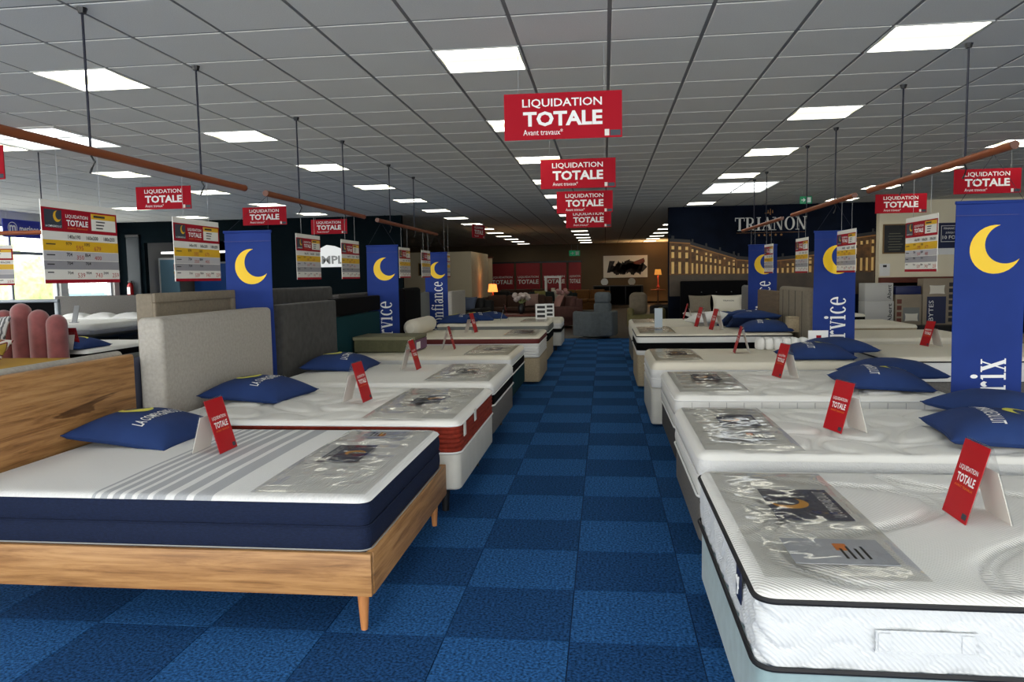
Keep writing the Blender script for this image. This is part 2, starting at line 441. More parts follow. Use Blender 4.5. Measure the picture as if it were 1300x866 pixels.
# ================================================================== THE SETTING
# ---- floor with carpet tiles
fl = struct(MB().box(XL-.2, XR+.2, YF-.2, YB+.2, -.3, -.006).build('floor', M('subfloor', (30, 40, 60), .9), smooth=False))
FX, FY = -.146, 3.8999
tile_me = {}
for k, m in ((0, carpetA), (1, carpetB)):
    b = MB(); h = .2492
    b.add([(-h,-h,-.006),(h,-h,-.006),(h,h,-.006),(-h,h,-.006),(-h+.002,-h+.002,0),(h-.002,-h+.002,0),(h-.002,h-.002,0),(-h+.002,h-.002,0)],
          [(4,5,6,7),(0,1,5,4),(1,2,6,5),(2,3,7,6),(3,0,4,7)])
    tile_me[k] = b.mesh('carpet_tile', m, smooth=False)
rest = MB(); cand = []
for i in range(-25, 22):
    for j in range(-17, 70):
        x = FX+.5*(i+.5); y = FY+.5*(j+.5)
        if not (XL < x < XR and YF < y < YB): continue
        p = proj((x, y, 0))
        if y > 17.5 and -4.9 < x < 1.5 or y > 18.5: continue
        aisle = -1.4 < x < .75 and 1.2 < y < 17
        front = -3.4 < x < -1 and 1.4 < y < 4.4
        if p and -80 < p[0] < 1380 and p[1] < 930 and (aisle or front): cand.append((p[2], i, j, x, y))
        else: rest.cur = (i+j) % 2; rest.quad((x-.2498,y-.2498,-.0005),(x+.2498,y-.2498,-.0005),(x+.2498,y+.2498,-.0005),(x-.2498,y+.2498,-.0005))
cand.sort()
for n_, (d, i, j, x, y) in enumerate(cand):
    if n_ < 300: ob('carpet_tile', tile_me[(i+j) % 2], fl, (x, y, 0))
    else: rest.cur = (i+j) % 2; rest.quad((x-.2498,y-.2498,0),(x+.2498,y-.2498,0),(x+.2498,y+.2498,0),(x-.2498,y+.2498,0))
m_lam = M('dark_laminate', (52, 38, 28), .5, var=(2, .3, (8, .5, 1)))
lam = MB(); lam.box(-4.9, 1.5, 17.4, YB, -.006, -.0008); lam.box(XL, -4.9, 18.4, YB, -.006, -.0008); lam.box(1.5, XR, 18.4, YB, -.006, -.0008)
lam.build('laminate', m_lam, fl, smooth=False)['kind'] = 'stuff'
rest.build('carpet_tiling', [carpetA, carpetB], fl, smooth=False)['kind'] = 'stuff'

# ---- ceiling: slab, T grid, tiles
CX, CY = .0402, 4.6549
cl = struct(MB().box(XL-.2, XR+.2, YF-.2, YB+.2, CH+.03, CH+.2).build('ceiling', m_grid, smooth=False))
LCOL = [(-17, 4, 5), (-12, -3, 5), (-7, -3, 13), (-2, -3, 13), (3, -3, 13), (8, -3, 5)]
LCELL = {}
for c, k0, k1 in LCOL:
    for k in range(k0, k1+1): LCELL[(c, 1+4*k)] = (c, k)
SKYL = [(-11.4, -9.5, 3.6, 6.1), (3, 5.2, 14.5, 18)]
def in_sky(i, j): return (i in (-11, -10) and j in (4, 5)) or (i in (3, 4) and j in (15, 16, 17))
for k in list(LCELL):
    if in_sky(*k): del LCELL[k]
g = MB()
for i in range(-21, 18):
    x = CX+.6*i
    if XL < x < XR: g.box(x-.012, x+.012, YF, YB, CH+.005, CH+.03)
for j in range(-16, 57):
    y = CY+.6*j
    if YF < y < YB: g.box(XL, XR, y-.012, y+.012, CH+.0051, CH+.0299)
g.build('suspension_grid', m_grid, cl, smooth=False)['kind'] = 'stuff'
h = .2875
tb = MB().add([(-h+.004,-h+.004,0),(h-.004,-h+.004,0),(h-.004,h-.004,0),(-h+.004,h-.004,0),(-h,-h,.004),(h,-h,.004),(h,h,.004),(-h,h,.004),(-h,-h,.02),(h,-h,.02),(h,h,.02),(-h,h,.02)],
     [(3,2,1,0),(1,0,4,5)[::-1],(2,1,5,6)[::-1],(3,2,6,7)[::-1],(0,3,7,4)[::-1],(4,5,9,8),(5,6,10,9),(6,7,11,10),(7,4,8,11)])
tile = tb.mesh('ceiling_tile', m_tile, smooth=False)
rest = MB(); cand = []
for i in range(-21, 18):
    for j in range(-16, 57):
        x = CX+.6*(i+.5); y = CY+.6*(j+.5)
        if (i, j) in LCELL or in_sky(i, j) or not (XL < x < XR and YF < y < YB): continue
        p = proj((x, y, CH))
        if p and -40 < p[0] < 1340 and p[1] > -25 and y < 18: cand.append((p[2], x, y))
        else: rest.add([(x+a, y+b_, CH+c) for a, b_, c in tb.v], tb.f)
cand.sort()
for n_, (d, x, y) in enumerate(cand):
    if n_ < 300: ob('ceiling_tile', tile, cl, (x, y, CH))
    else: rest.add([(x+a, y+b_, CH+c) for a, b_, c in tb.v], tb.f)
rest.build('ceiling_tiling', m_tile, cl, smooth=False)['kind'] = 'stuff'

# ---- ceiling light panels
lf = MB()
for (a, b_, c, d) in ((-.297,.297,-.297,-.283),(-.297,.297,.283,.297),(-.297,-.283,-.283,.283),(.283,.297,-.283,.283)): lf.box(a, b_, c, d, -.004, .03)
lfm = lf.mesh('light_frame', m_frame, smooth=False)
ldm = MB().box(-.283, .283, -.283, .283, .002, .02).mesh('diffuser', m_panel, smooth=False)
CN = {-17: 'the column by the side windows', -12: 'the column left of the rails', -7: 'the column over left bed heads', -2: 'the column above the aisle', 3: 'the column over right bed heads', 8: 'the column nearest the cream wall'}
for c, k0, k1 in LCOL:
    n_ = 0
    for k in range(k0, k1+1):
        if (c, 1+4*k) not in LCELL: continue
        pp = proj((CX+.6*(c+.5), CY+.6*(1+4*k+.5), CH)); vis = pp and -90 < pp[0] < 1390 and pp[1] > -40
        t = thing('ceiling_light', f'square lit ceiling panel, {ORD[n_]} in {CN[c]}' if vis else f'square lit ceiling panel behind the camera, {ORD[k+3]} in {CN[c]}', 'ceiling light', (CX+.6*(c+.5), CY+.6*(1+4*k+.5), CH), group='square ceiling light panels')
        ob('frame', lfm, t); ob('diffuser', ldm, t); n_ += 1 if vis else 0
m_skyl = M('skylight_dome', (230, 232, 230), .4, emit=((245, 250, 250), 1.6))
for (x0, x1, y0, y1, lab) in ((CX-6.6, CX-5.4, CY+2.4, CY+3.6, 'large white roof light left of the copper rails'), (CX+1.8, CX+3.0, CY+9, CY+10.8, 'long pale roof light before the palace mural')):
    t = thing('roof_light', lab, 'roof light', ((x0+x1)/2, (y0+y1)/2, CH))
    a, b_ = (x1-x0)/2, (y1-y0)/2
    f = MB()
    for q in ((-a,a,-b_,-b_+.05),(-a,a,b_-.05,b_),(-a,-a+.05,-b_+.05,b_-.05),(a-.05,a,-b_+.05,b_-.05)): f.box(*q, -.01, .03)
    f.build('frame', m_frame, t, smooth=False)
    MB().box(-a+.05, a-.05, -b_+.05, b_-.05, .01, .028).build('dome', m_skyl, t, smooth=False)

# ---- outer walls
def wall(name, boxes, mat):
    b = MB()
    for q in boxes: b.box(*q)
    return struct(b.build(name, mat, smooth=False))
wall('wall_back', [(XL, XR, YB, YB+.2, 0, CH+.05)], m_backwall)
wall('wall_right', [(XR, XR+.2, YF, YB, 0, CH+.05)], m_white_wall)
wall('wall_front', [(XL, XR, YF-.2, YF, 0, .15), (XL, XR, YF-.2, YF, 2.8, CH+.05), (XL, XL+.4, YF-.2, YF, .15, 2.8), (XR-.4, XR, YF-.2, YF, .15, 2.8)], m_white_wall)
wf = struct(MB().box(XL+.4, XR-.4, YF-.12, YF-.11, .15, 2.8).build('window_1', m_glass, smooth=False))
b = MB()
for i in range(9):
    x = XL+.4+(XR-XL-.8)*i/8; b.box(x-.04, x+.04, YF-.16, YF-.04, .15, 2.8)
b.build('window_frame', m_alu, wf, smooth=False)
WY = [(-4.3, 0), (.3, 4.6), (4.9, 9.2), (9.5, 13.4), (13.6, 16.35), (16.6, 18.3)]
bx = [(XL-.2, XL, YF, YB, 0, .82), (XL-.2, XL, YF, YB, 2.72, CH+.05), (XL-.2, XL, 18.3, YB, .82, 2.72), (XL-.2, XL, YF, -4.3, .82, 2.72)]
for a, b_ in zip(WY[:-1], WY[1:]): bx.append((XL-.2, XL, a[1], b_[0], .82, 2.72))
wall('wall_left', bx, m_white_wall)
for n_, (y0, y1) in enumerate(WY):
    wd = struct(MB().box(XL-.12, XL-.11, y0, y1, .82, 2.72).build(f'window_{n_+2}', m_glass, smooth=False))
    f = MB()
    for q in ((y0, y0+.06, .82, 2.72), (y1-.06, y1, .82, 2.72), (y0+.06, y1-.06, .82, .88), (y0+.06, y1-.06, 2.66, 2.72), (y0+.06, y1-.06, 2.08, 2.15)): f.box(XL-.15, XL-.06, *q)
    if y1-y0 > 2: f.box(XL-.149, XL-.061, (y0+y1)/2-.03, (y0+y1)/2+.03, .88, 2.66)
    f.build('window_frame', m_alu, wd, smooth=False)
    MB().box(XL-.1, XL+.1, y0, y1, .78, .815).build('window_sill', m_white_wall, wd, smooth=False)

# dark partition at the back left, with an opening into a side room
DY = 18.5
wall('wall_partition_left', [(-12.5, -11.75, DY, DY+.15, 0, CH+.02), (-9.3, -4.96, DY, DY+.15, 0, CH+.02), (-11.75, -9.3, DY, DY+.15, 2.45, CH+.02)], m_tealwall)
wall('wall_side_room', [(-12.5, -8.2, 22.6, 22.75, 0, CH+.02), (-8.35, -8.2, DY+.15, 22.6, 0, CH+.02)], m_darkwall)
# palace mural wall and cream office wall on the right
wall('wall_mural', [(1.5, 6.15, 18.4, 18.6, 0, CH+.02)], M('mural_night_blue', (11, 18, 32), .9, var=(1.5, .5), spec=.1))
wall('wall_cream', [(6.15, XR, 18.2, 18.6, 0, CH+.02)], m_creamwall)
struct(MB().box(6.15, XR, 18.08, 18.2, 1.15, 1.27).build('trim_1', m_redwood, smooth=False))
wall('wall_under_trim', [(6.15, XR, 18.15, 18.2, 0, 1.15)], m_darkwall)
# pale partition in the furniture hall at the back left
wall('wall_partition_back', [(-7.4, -4.34, 24, 24.15, 0, 2.24), (-4.34, -4.19, 24, 27.5, 0, 2.24)], M('sand_paint', (190, 178, 152), .85))
wall('baseboard_back', [(XL, XR, YB-.02, YB, 0, .1)], m_darkwall)

# ================================================================== OUTDOORS BEHIND THE SIDE WINDOWS
struct(MB().box(-60, XL-.2, -30, 70, -.35, -.3).build('ground', M('asphalt', (196, 196, 192), .9, var=(3, .1)), smooth=False))
m_leaf = M('hedge_leaf', (146, 160, 104), .8, var=(6, .4))
def blob(name, c, r, label, cat, grp):
    b = MB()
    n1, n2 = 14, 10
    def fn(u, v):
        a = u*2*PI; t = (v-.5)*PI
        d = Vector((math.cos(a)*math.cos(t), math.sin(a)*math.cos(t), math.sin(t)))
        k = 1+.28*noise.noise(d*2.2+Vector((c[0], c[1], 0)))
        return (d.x*r[0]*k, d.y*r[1]*k, r[2]+d.z*r[2]*k)
    b.grid(n1, n2, fn)
    t = thing(name, label, cat, (c[0], c[1], -.3), group=grp)
    b.build('foliage', m_leaf, t)
    MB().tube([(0,0,0), (0,0,r[2])], .08, 8).build('trunk', m_redwood, t)
blob('shrub', (-19.6, 24.2), (.8, 1.0, 1.3), 'pale green shrub outside the window behind the moon price board', 'shrub', 'shrubs outside')
blob('tree', (-33, 36), (2.2, 3, 2.6), 'pale green tree far outside the side window', 'tree', 'shrubs outside')
car = thing('parked_car', 'parked car seen through the side window under the large price board', 'car', (-16.6, 23.6, -.3), math.radians(8))
m_car = M('car_paint', (120, 146, 156), .25, coat=.5); m_cglass = M('car_glass', (70, 100, 110), .1)
def carwarp(t):
    k = max(0, (t.z-.75)/.75)
    return Vector((t.x*(1-.16*k), t.y*(1-.34*k), t.z))
MB().rbox(-.85, .85, -2.1, 2.1, .25, .85, .12, 3, 3).build('body', m_car, car)
MB().rbox(-.8, .8, -1.7, 1.5, .75, 1.45, .1, 3, 3, carwarp).build('cabin', m_cglass, car)
for sx in (-.8, .8):
    for sy in (-1.3, 1.3):
        MB().tube([(sx-.1, sy, .32), (sx+.1, sy, .32)], .32, 16).build('wheel', m_blkplastic, car)

# ================================================================== BEDS
LEN = 1.90
def rr_ring(L_, W_, r, inset=0.0, nc=6, ns=10, z=0.0, s=1):
    """rounded rectangle 0..L x 0..W, CCW; returned in local coords (x mirrored for s=-1)"""
    pts = []
    L0, L1, W0, W1 = inset, L_-inset, inset, W_-inset
    r = max(.004, r-inset)
    cs = [((L1-r, W0+r), -90), ((L1-r, W1-r), 0), ((L0+r, W1-r), 90), ((L0+r, W0+r), 180)]
    for (c, a0) in cs:
        for k in range(nc+1):
            a = math.radians(a0+90*k/nc)
            pts.append((c[0]+r*math.cos(a), c[1]+r*math.sin(a)))
    out = []
    n = len(pts)
    for i in range(n):
        a, b_ = pts[i], pts[(i+1) % n]
        out.append(a)
        if math.hypot(a[0]-b_[0], a[1]-b_[1]) > .3:
            for k in range(1, ns): out.append((a[0]+(b_[0]-a[0])*k/ns, a[1]+(b_[1]-a[1])*k/ns))
    return [(s*x, y, z) for x, y in out]
def sm(a, b_, x):
    t = min(1, max(0, (x-a)/(b_-a))); return t*t*(3-2*t)
def q_meander(u, v):
    F_ = math.sin(6.3*u+1.9*math.sin(5.2*v+.4)) + .75*math.cos(6.0*v+1.2*math.sin(4*u))
    g_ = math.exp(-((abs(F_)-.24)/.15)**2)
    return -.016*g_ + .005*min(1, abs(F_)) - .005
def q_leaf(u, v):
    a = math.sin(9*u+.7*math.sin(7*v)); b_ = math.sin(8*v+.9*math.cos(6*u))
    F_ = a*b_
    return -.016*math.exp(-((abs(F_)-.24)/.17)**2) + .005*abs(F_) - .005
def q_diamond(u, v):
    a = abs(((u+v)*3.2) % 1-.5); b_ = abs(((u-v)*3.2) % 1-.5)
    return -.006*(math.exp(-(a/.05)**2)+math.exp(-(b_/.05)**2))
def q_lines(u, v):
    return -.004*math.exp(-((abs((v*4.2) % 1-.5))/.07)**2) - .002*math.exp(-((abs((u*2.4) % 1-.5))/.05)**2)
def q_flat(u, v): return .0012*noise.noise(Vector((u*3, v*3, 0)))
MATT = {}
def mattress(key, label, s, xf, y0, y1, zb, zt, bands, top, quilt, roll=.035, res=.03, pip=(), r=.07, group='mattresses on display', length=LEN, tagmat=None, handle=None):
    """bands: list of (height fraction lo, hi, material, ribs); pip: list of (fraction, radius, material)"""
    W_ = y1-y0; H_ = zt-zb
    t = thing('mattress', label, 'mattress', (xf, y0, zb), group=group)
    # sides
    for (f0, f1, m, ribs) in bands:
        zs = []; n = max(5, ribs*6)
        for k in range(n+1):
            q = k/n
            bulge = .008*math.sin(PI*q) if not ribs else .007*abs(math.sin(PI*q*ribs))
            zs.append(((f0+(f1-f0)*q)*(H_-roll), .008-bulge))
        mb = MB(flip=(s < 0))
        if key == 'R1':
            def wavy(z, ins):
                rg = rr_ring(length, W_, r, ins, nc=8, ns=70, z=z, s=s); cx_, cy2 = length/2*s, W_/2; o2 = []
                for (a, b_, c) in rg:
                    p_ = (a if b_ < .05 or b_ > W_-.05 else b_)
                    ph = (c+.05*math.sin(p_*20)+.35*p_*0)/.072
                    k_ = abs((ph % 1)-.5)*2
                    dd = -.010*math.exp(-(k_/.3)**2)
                    dx = s if s*a > length-.05 else (-s if s*a < .05 else 0); dy = 1 if b_ > W_-.05 else (-1 if b_ < .05 else 0)
                    o2.append((a+dx*dd, b_+dy*dd, c))
                return o2
            zs = [(H_*k/26*(1-roll/H_), .008-.006*math.sin(PI*k/26)) for k in range(27)]
            mb.rings([wavy(z, ins) for z, ins in zs], close_bot=True)
        else: mb.rings([rr_ring(length, W_, r, ins, z=z, s=s) for z, ins in zs], close_bot=(f0 == 0))
        mb.build('side_band', m, t, angle=60)
    # top panel
    nu, nv = int(length/res), int(W_/res)
    E_ = length*.5; Hh = W_*.5
    def surf(u, v, q_=1.0):
        a, b_ = u-E_, v-Hh
        da, db = E_-abs(a), Hh-abs(b_)
        if da < r and db < r:
            p, q = 1-da/r, 1-db/r
            p2, q2 = p*math.sqrt(1-q*q/2), q*math.sqrt(1-p*p/2)
            a = math.copysign(E_-r+r*p2, a); b_ = math.copysign(Hh-r+r*q2, b_)
            d = r*(1-math.hypot(p2, q2))
        else: d = min(da, db)
        tt = min(1, d/.05)
        z = H_-roll + roll*math.sqrt(max(0, 1-(1-tt)**2)) + q_*quilt(u, v)*sm(.02, .09, d) + .006*sm(0, .5, d)
        return (s*(a+E_), b_+Hh, z)
    def tsp(k, n, T):   # denser rows towards the rim
        e = [0, .012, .03, .055]
        m_ = n-8
        if k < 4: return e[k]
        if k > n-4: return T-e[n-k]
        return e[3]+.03+(T-2*(e[3]+.03))*(k-4)/(n-8)
    mb = MB(flip=(s < 0))
    V = [surf(tsp(i, nu, length), tsp(j, nv, W_)) for i in range(nu+1) for j in range(nv+1)]
    F_ = [(i*(nv+1)+j, (i+1)*(nv+1)+j, (i+1)*(nv+1)+j+1, i*(nv+1)+j+1) for i in range(nu) for j in range(nv)]
    mb.add(V, F_); mb.build('quilted_top', top, t, angle=70)
    for (f, rad, m) in pip:
        mb = MB(); mb.tube(rr_ring(length, W_, r, 0, z=f*(H_-roll), s=s), rad, 6, closed=True); mb.build('piping', m, t)
    MATT[key] = (s, xf, y0, y1, zb, zt, surf)
    return t
def box_base(label, s, xf, y0, y1, z0, z1, m, group='upholstered bed bases', length=LEN, legm=None, seam=True, floorz=0.0):
    t = thing('divan', label, 'bed base', (xf, y0, 0), group=group)
    W_ = y1-y0
    mb = MB(flip=(s < 0)); mb.rings([rr_ring(length, W_, .05, i_, z=z, s=s) for z, i_ in ((z0, .012), (z0+.008, .002), (z0+.02, 0), (z1-.02, 0), (z1-.006, .004), (z1-.002, .012))], True, True)
    mb.build('body', m, t)
    if seam:
        mb = MB(); mb.tube(rr_ring(length, W_, .05, .001, z=z1-.012, s=s), .004, 5, closed=True); mb.build('piping', m, t)
    if z0 > .03:
        for u in (.12, length-.12):
            for v in (.12, W_-.12):
                MB().lathe([(.022, 0), (.022, .005), (.032, z0), (.032, z0+.01)], (s*u, v, 0), 10).build('leg', legm or m_blkplastic, t)
    return t

WB = m_white2
# ---- left row
# wooden bed frame
fr = thing('wooden_bed', 'oak-look low bed frame with wood headboard at the lower left', 'bed frame', (-.93, 2.86, 0))
MB().rbox(-1.95, 0, 0, .028, .17, .345, .003, 1).build('side_rail', wood_x, fr)
MB().rbox(-1.95, 0, 1.432, 1.46, .17, .345, .003, 1).build('side_rail', wood_x, fr)
MB().rbox(-.028, .003, .029, 1.431, .17, .345, .003, 1).build('foot_rail', wood_y, fr)
hb = MB(); hb.rbox(-2.0, -1.955, -.06, 1.52, .12, 1.0, .02, 3); hb.build('headboard', wood_y, fr)
MB().box(-1.93, -.03, .03, 1.43, .27, .30).build('slat_deck', m_blkplastic, fr, smooth=False)
for (x, y) in ((-.06, .075), (-.06, 1.385), (-1.8, .075), (-1.8, 1.385)):
    MB().lathe([(.014, 0), (.015, .01), (.026, .172)], (x, y, 0), 14).build('leg', m_legwood, fr)

def stripes_mat():
    m = bpy.data.materials.new('white_with_grey_stripes'); m.use_nodes = True; nt = m.node_tree; N = nt.nodes; L = nt.links
    b = N['Principled BSDF']; b.inputs['Roughness'].default_value = .85; b.inputs['Specular IOR Level'].default_value = .2
    tc = N.new('ShaderNodeTexCoord'); sp = N.new('ShaderNodeSeparateXYZ'); L.new(tc.outputs['Object'], sp.inputs[0])
    mt = N.new('ShaderNodeMath'); mt.operation = 'MULTIPLY'; mt.inputs[1].default_value = -.5; L.new(sp.outputs[0], mt.inputs[0])
    cr = N.new('ShaderNodeValToRGB'); cr.color_ramp.interpolation = 'CONSTANT'; L.new(mt.outputs[0], cr.inputs[0])
    W1 = (*lin((234, 234, 233)), 1); G1 = (*lin((184, 186, 190)), 1)
    cr.color_ramp.elements[0].color = W1; cr.color_ramp.elements[0].position = 0
    cr.color_ramp.elements[1].color = W1; cr.color_ramp.elements[1].position = .99
    for (a, b_) in ((.66, .735), (.77, .825), (.865, .915), (.945, .985), (1.01, 1.045), (1.07, 1.10), (1.125, 1.15), (1.175, 1.195)):
        e = cr.color_ramp.elements.new(a/2); e.color = G1
        e = cr.color_ramp.elements.new(b_/2); e.color = W1
    L.new(cr.outputs[0], b.inputs['Base Color'])
    wv = N.new('ShaderNodeTexWave'); wv.bands_direction = 'X'; wv.inputs['Scale'].default_value = 26
    L.new(tc.outputs['Object'], wv.inputs[0]); bp = N.new('ShaderNodeBump'); bp.inputs['Distance'].default_value = .0012
    L.new(wv.outputs[0], bp.inputs['Height']); L.new(bp.outputs[0], b.inputs['Normal'])
    return m
t = mattress('L1', 'white mattress with grey stripes and navy sides on the oak bed frame', -1, -.945, 2.895, 4.275, .345, .56,
         [(0, .5, m_navy, 0), (.5, 1.0, m_navy, 0)], stripes_mat(), q_flat, roll=.02, pip=[(.5, .004, m_navy), (.0, .004, M('grey_zip', (150, 150, 150), .5))], r=.05)
mattress('L2', 'quilted white mattress with ribbed rust-red sides behind the oak bed', -1, -.86, 4.40, 5.80, .39, .585,
         [(0, 1, m_rust, 6)], m_white, q_leaf, roll=.03, res=.02, pip=[(.0, .006, m_wht), (1.0, .006, m_wht)])
box_base('ivory leatherette bed base under the rust-sided mattress', -1, -.865, 4.42, 5.78, .16, .388, m_pvcb)
mattress('L3', 'white mattress with black sides, third bed on the left of the aisle', -1, -.89, 6.0, 7.4, .40, .585,
         [(0, .62, m_black, 0), (.62, 1, m_white2, 0)], m_white, q_lines, roll=.04, pip=[(0, .007, m_wht), (.62, .005, m_wht)])
box_base('grey woven bed base, third on the left of the aisle', -1, -.9, 6.02, 7.38, .16, .398, m_gbase)
mattress('L4', 'white mattress with black sides on the dark teal base', -1, -1.0, 8.1, 9.5, .37, .58,
         [(0, .6, m_black, 0), (.6, 1, m_white2, 0)], m_cream, q_lines, roll=.04, pip=[(0, .007, m_wht), (.6, .005, m_wht)])
box_base('dark teal upholstered bed base, fourth on the left', -1, -1.0, 8.12, 9.48, .12, .368, m_dteal)
mattress('L5', 'thick white mattress with one dark red band, fifth on the left', -1, -.86, 10.0, 11.4, .36, .64,
         [(0, .72, m_white, 5), (.72, 1, m_redpip, 0)], m_cream, q_lines, roll=.03, pip=[(.72, .006, m_wht)])
box_base('beige fabric bed base, fifth on the left of the aisle', -1, -.86, 10.02, 11.38, .03, .358, m_beige)
mattress('L6', 'white mattress with grey near side beyond the red-banded mattress', -1, -.93, 12.6, 14.0, .35, .655,
         [(0, .55, m_black, 0), (.55, 1, m_greyside, 0)], m_cream, q_lines, roll=.05, pip=[(.55, .007, m_wht)])
box_base('pale wood-tone bed base, sixth on the left', -1, -.94, 12.62, 13.98, .04, .348, m_beige)
mattress('L7', 'farthest white mattress on the left beside the grey recliner', -1, -.82, 14.5, 15.6, .36, .60,
         [(0, .4, m_black, 0), (.4, 1, m_white, 2)], m_cream, q_diamond, roll=.07)
box_base('ivory bed base, farthest on the left', -1, -.82, 14.52, 15.58, .1, .358, m_pvcb)
# ---- right row
mattress('R1', 'white wave-quilted mattress with black piping in the lower right corner', 1, .415, 2.12, 3.47, .325, .555,
         [(0, 1, M('white_honeycomb', (214, 217, 219), .9, bump=('DIAGONAL', 38, .0018), spec=.15), 0)], m_whiterib, q_meander, roll=.03, res=.016, pip=[(0.02, .008, m_blackpip), (1.0, .0085, m_blackpip)], r=.06)
box_base('pale teal velvet bed base in the lower right corner', 1, .425, 2.14, 3.45, .06, .323, m_teal)
mattress('R2', 'white leaf-quilted mattress with plain white sides, second on the right', 1, .45, 3.75, 5.08, .335, .56,
         [(0, .55, m_white, 0), (.55, 1, m_white2, 0)], m_white, q_leaf, roll=.035, res=.018, pip=[(.55, .004, m_wht), (0, .006, m_wht)])
box_base('grey woven bed base, second on the right of the aisle', 1, .46, 3.77, 5.06, .1, .333, m_gbase)
mattress('R3', 'white mattress with grid-stitched side panels, third on the right', 1, .49, 5.47, 6.88, .335, .575,
         [(0, .5, m_white, 0), (.5, 1, m_white, 0)], m_white, q_leaf, roll=.04, res=.02, pip=[(.5, .003, m_bgr1), (1.0, .006, m_wht), (0, .006, m_wht)])
box_base('dark charcoal bed base, third on the right of the aisle', 1, .5, 5.49, 6.86, .1, .333, m_dbase)
mattress('R4', 'plump white mattress on the tall ivory base, fourth on the right', 1, .43, 7.2, 8.58, .37, .61,
         [(0, .5, m_white2, 0), (.5, 1, m_white2, 0)], m_cream, q_lines, roll=.07, pip=[(.5, .005, m_wht)], r=.09)
box_base('tall ivory leatherette bed base, fourth on the right', 1, .43, 7.22, 8.56, .02, .368, m_pvcb)
mattress('R5', 'white mattress with black side band and black piping, fifth on the right', 1, .39, 9.6, 11.0, .43, .69,
         [(0, .22, m_white, 0), (.22, .66, m_black, 0), (.66, 1, m_white, 0)], m_cream, q_lines, roll=.03, pip=[(1.0, .008, m_blackpip), (.22, .006, m_wht)])
box_base('beige fabric bed base, fifth on the right', 1, .40, 9.62, 10.98, .03, .428, m_beige)
mattress('R6', 'farthest white mattress on the right before the palace mural bed', 1, .42, 12.4, 13.8, .38, .64,
         [(0, 1, m_cream, 0)], m_cream, q_lines, roll=.05)
box_base('grey bed base, farthest on the right of the aisle', 1, .43, 12.42, 13.78, .05, .378, m_gbase)
# stitched vertical seams on the third right mattress side, handle and label on the first
def child_of(key, kinds=None):
    pass
roots = {o['label']: o for o in COL.objects if o.name.startswith('mattress') and o.get('category') == 'mattress'}
r3 = [o for k, o in roots.items() if 'grid-stitched' in k][0]
for k in range(15):
    x = .12+k*.12
    MB().box(x-.0015, x+.0015, -.0045, -.0015, .02, .19).build('seam', m_bgr1, r3, smooth=False)
r1 = [o for k, o in roots.items() if 'lower right' in k][0]
m_hc = MATS['white_honeycomb']; hd = MB(); hd.box(.315, .575, -.009, -.004, .075, .13); hd.build('handle', m_hc, r1, smooth=False)
hh = r1.children[-1]
for x in (.32, .535):
    MB().rbox(x, x+.034, -.014, -.009, .077, .128, .003, 1).build('end_tab', m_hc, hh)
MB().rbox(.312, .578, -.011, -.0085, .07, .076, .001, 1).build('stitching', m_hc, hh)
MB().rbox(.312, .578, -.011, -.0085, .129, .135, .001, 1).build('stitching', m_hc, hh)
lb = MB().rbox(-.006, -.001, .22, .30, .09, .195, .004, 1).build('brand_label', M('label_navy', (18, 30, 62), .5), r1)
z_ = MB()
for (a, b_, c, d) in ((.265, .11, .245, .17), (.25, .13, .28, .165)):
    z_.tube([(-.007, a, b_), (-.007, c, d)], .003, 5)
z_.build('emblem', m_wht, lb)
for (key_, y, z) in (('rust-red', .12, .10), ('rust-red', .5, .12)):
    rt = [o for k, o in roots.items() if key_ in k][0]
    MB().box(.002, .006, y, y+.07, z-.02, z+.06).build('label_tag', m_board, rt, smooth=False)

# ================================================================== CLEAR FOOT SHEETS WITH LEAFLETS
SH_GRP = 'clear plastic foot sheets'
def foot_sheet(key, label, u0, u1, v0, v1, seedn, amp=.0045):
    s, xf, y0, y1, zb, zt, surf = MATT[key]
    t = thing('plastic_sheet', label, 'plastic sheet', (xf, y0, zb), group=SH_GRP)
    nu, nv = 34, 60
    def fn(a, b_):
        u = u0+(u1-u0)*a; v = v0+(v1-v0)*b_
        p = surf(u, v, 0)
        edge = min(a, 1-a, b_, 1-b_)
        n1 = noise.noise(Vector((u*5+seedn, v*9, seedn)))
        n2 = abs(noise.noise(Vector((u*11+v*4+seedn, v*14-u*6, 3.1))))
        return (p[0], p[1], p[2]+.005+.006*sm(0, .08, edge)+(max(0, .5+n1)*amp+n2*amp*.8)*sm(0, .1, edge))
    mb = MB(flip=(s < 0)); mb.grid(nu, nv, fn); mb.build('film', m_plastic, t, angle=180)
    return t
m_navyc = M('leaflet_navy', (16, 28, 70), .35); m_amber = M('leaflet_amber', (232, 160, 28), .4); m_spec = M('spec_card', (188, 192, 202), .4)
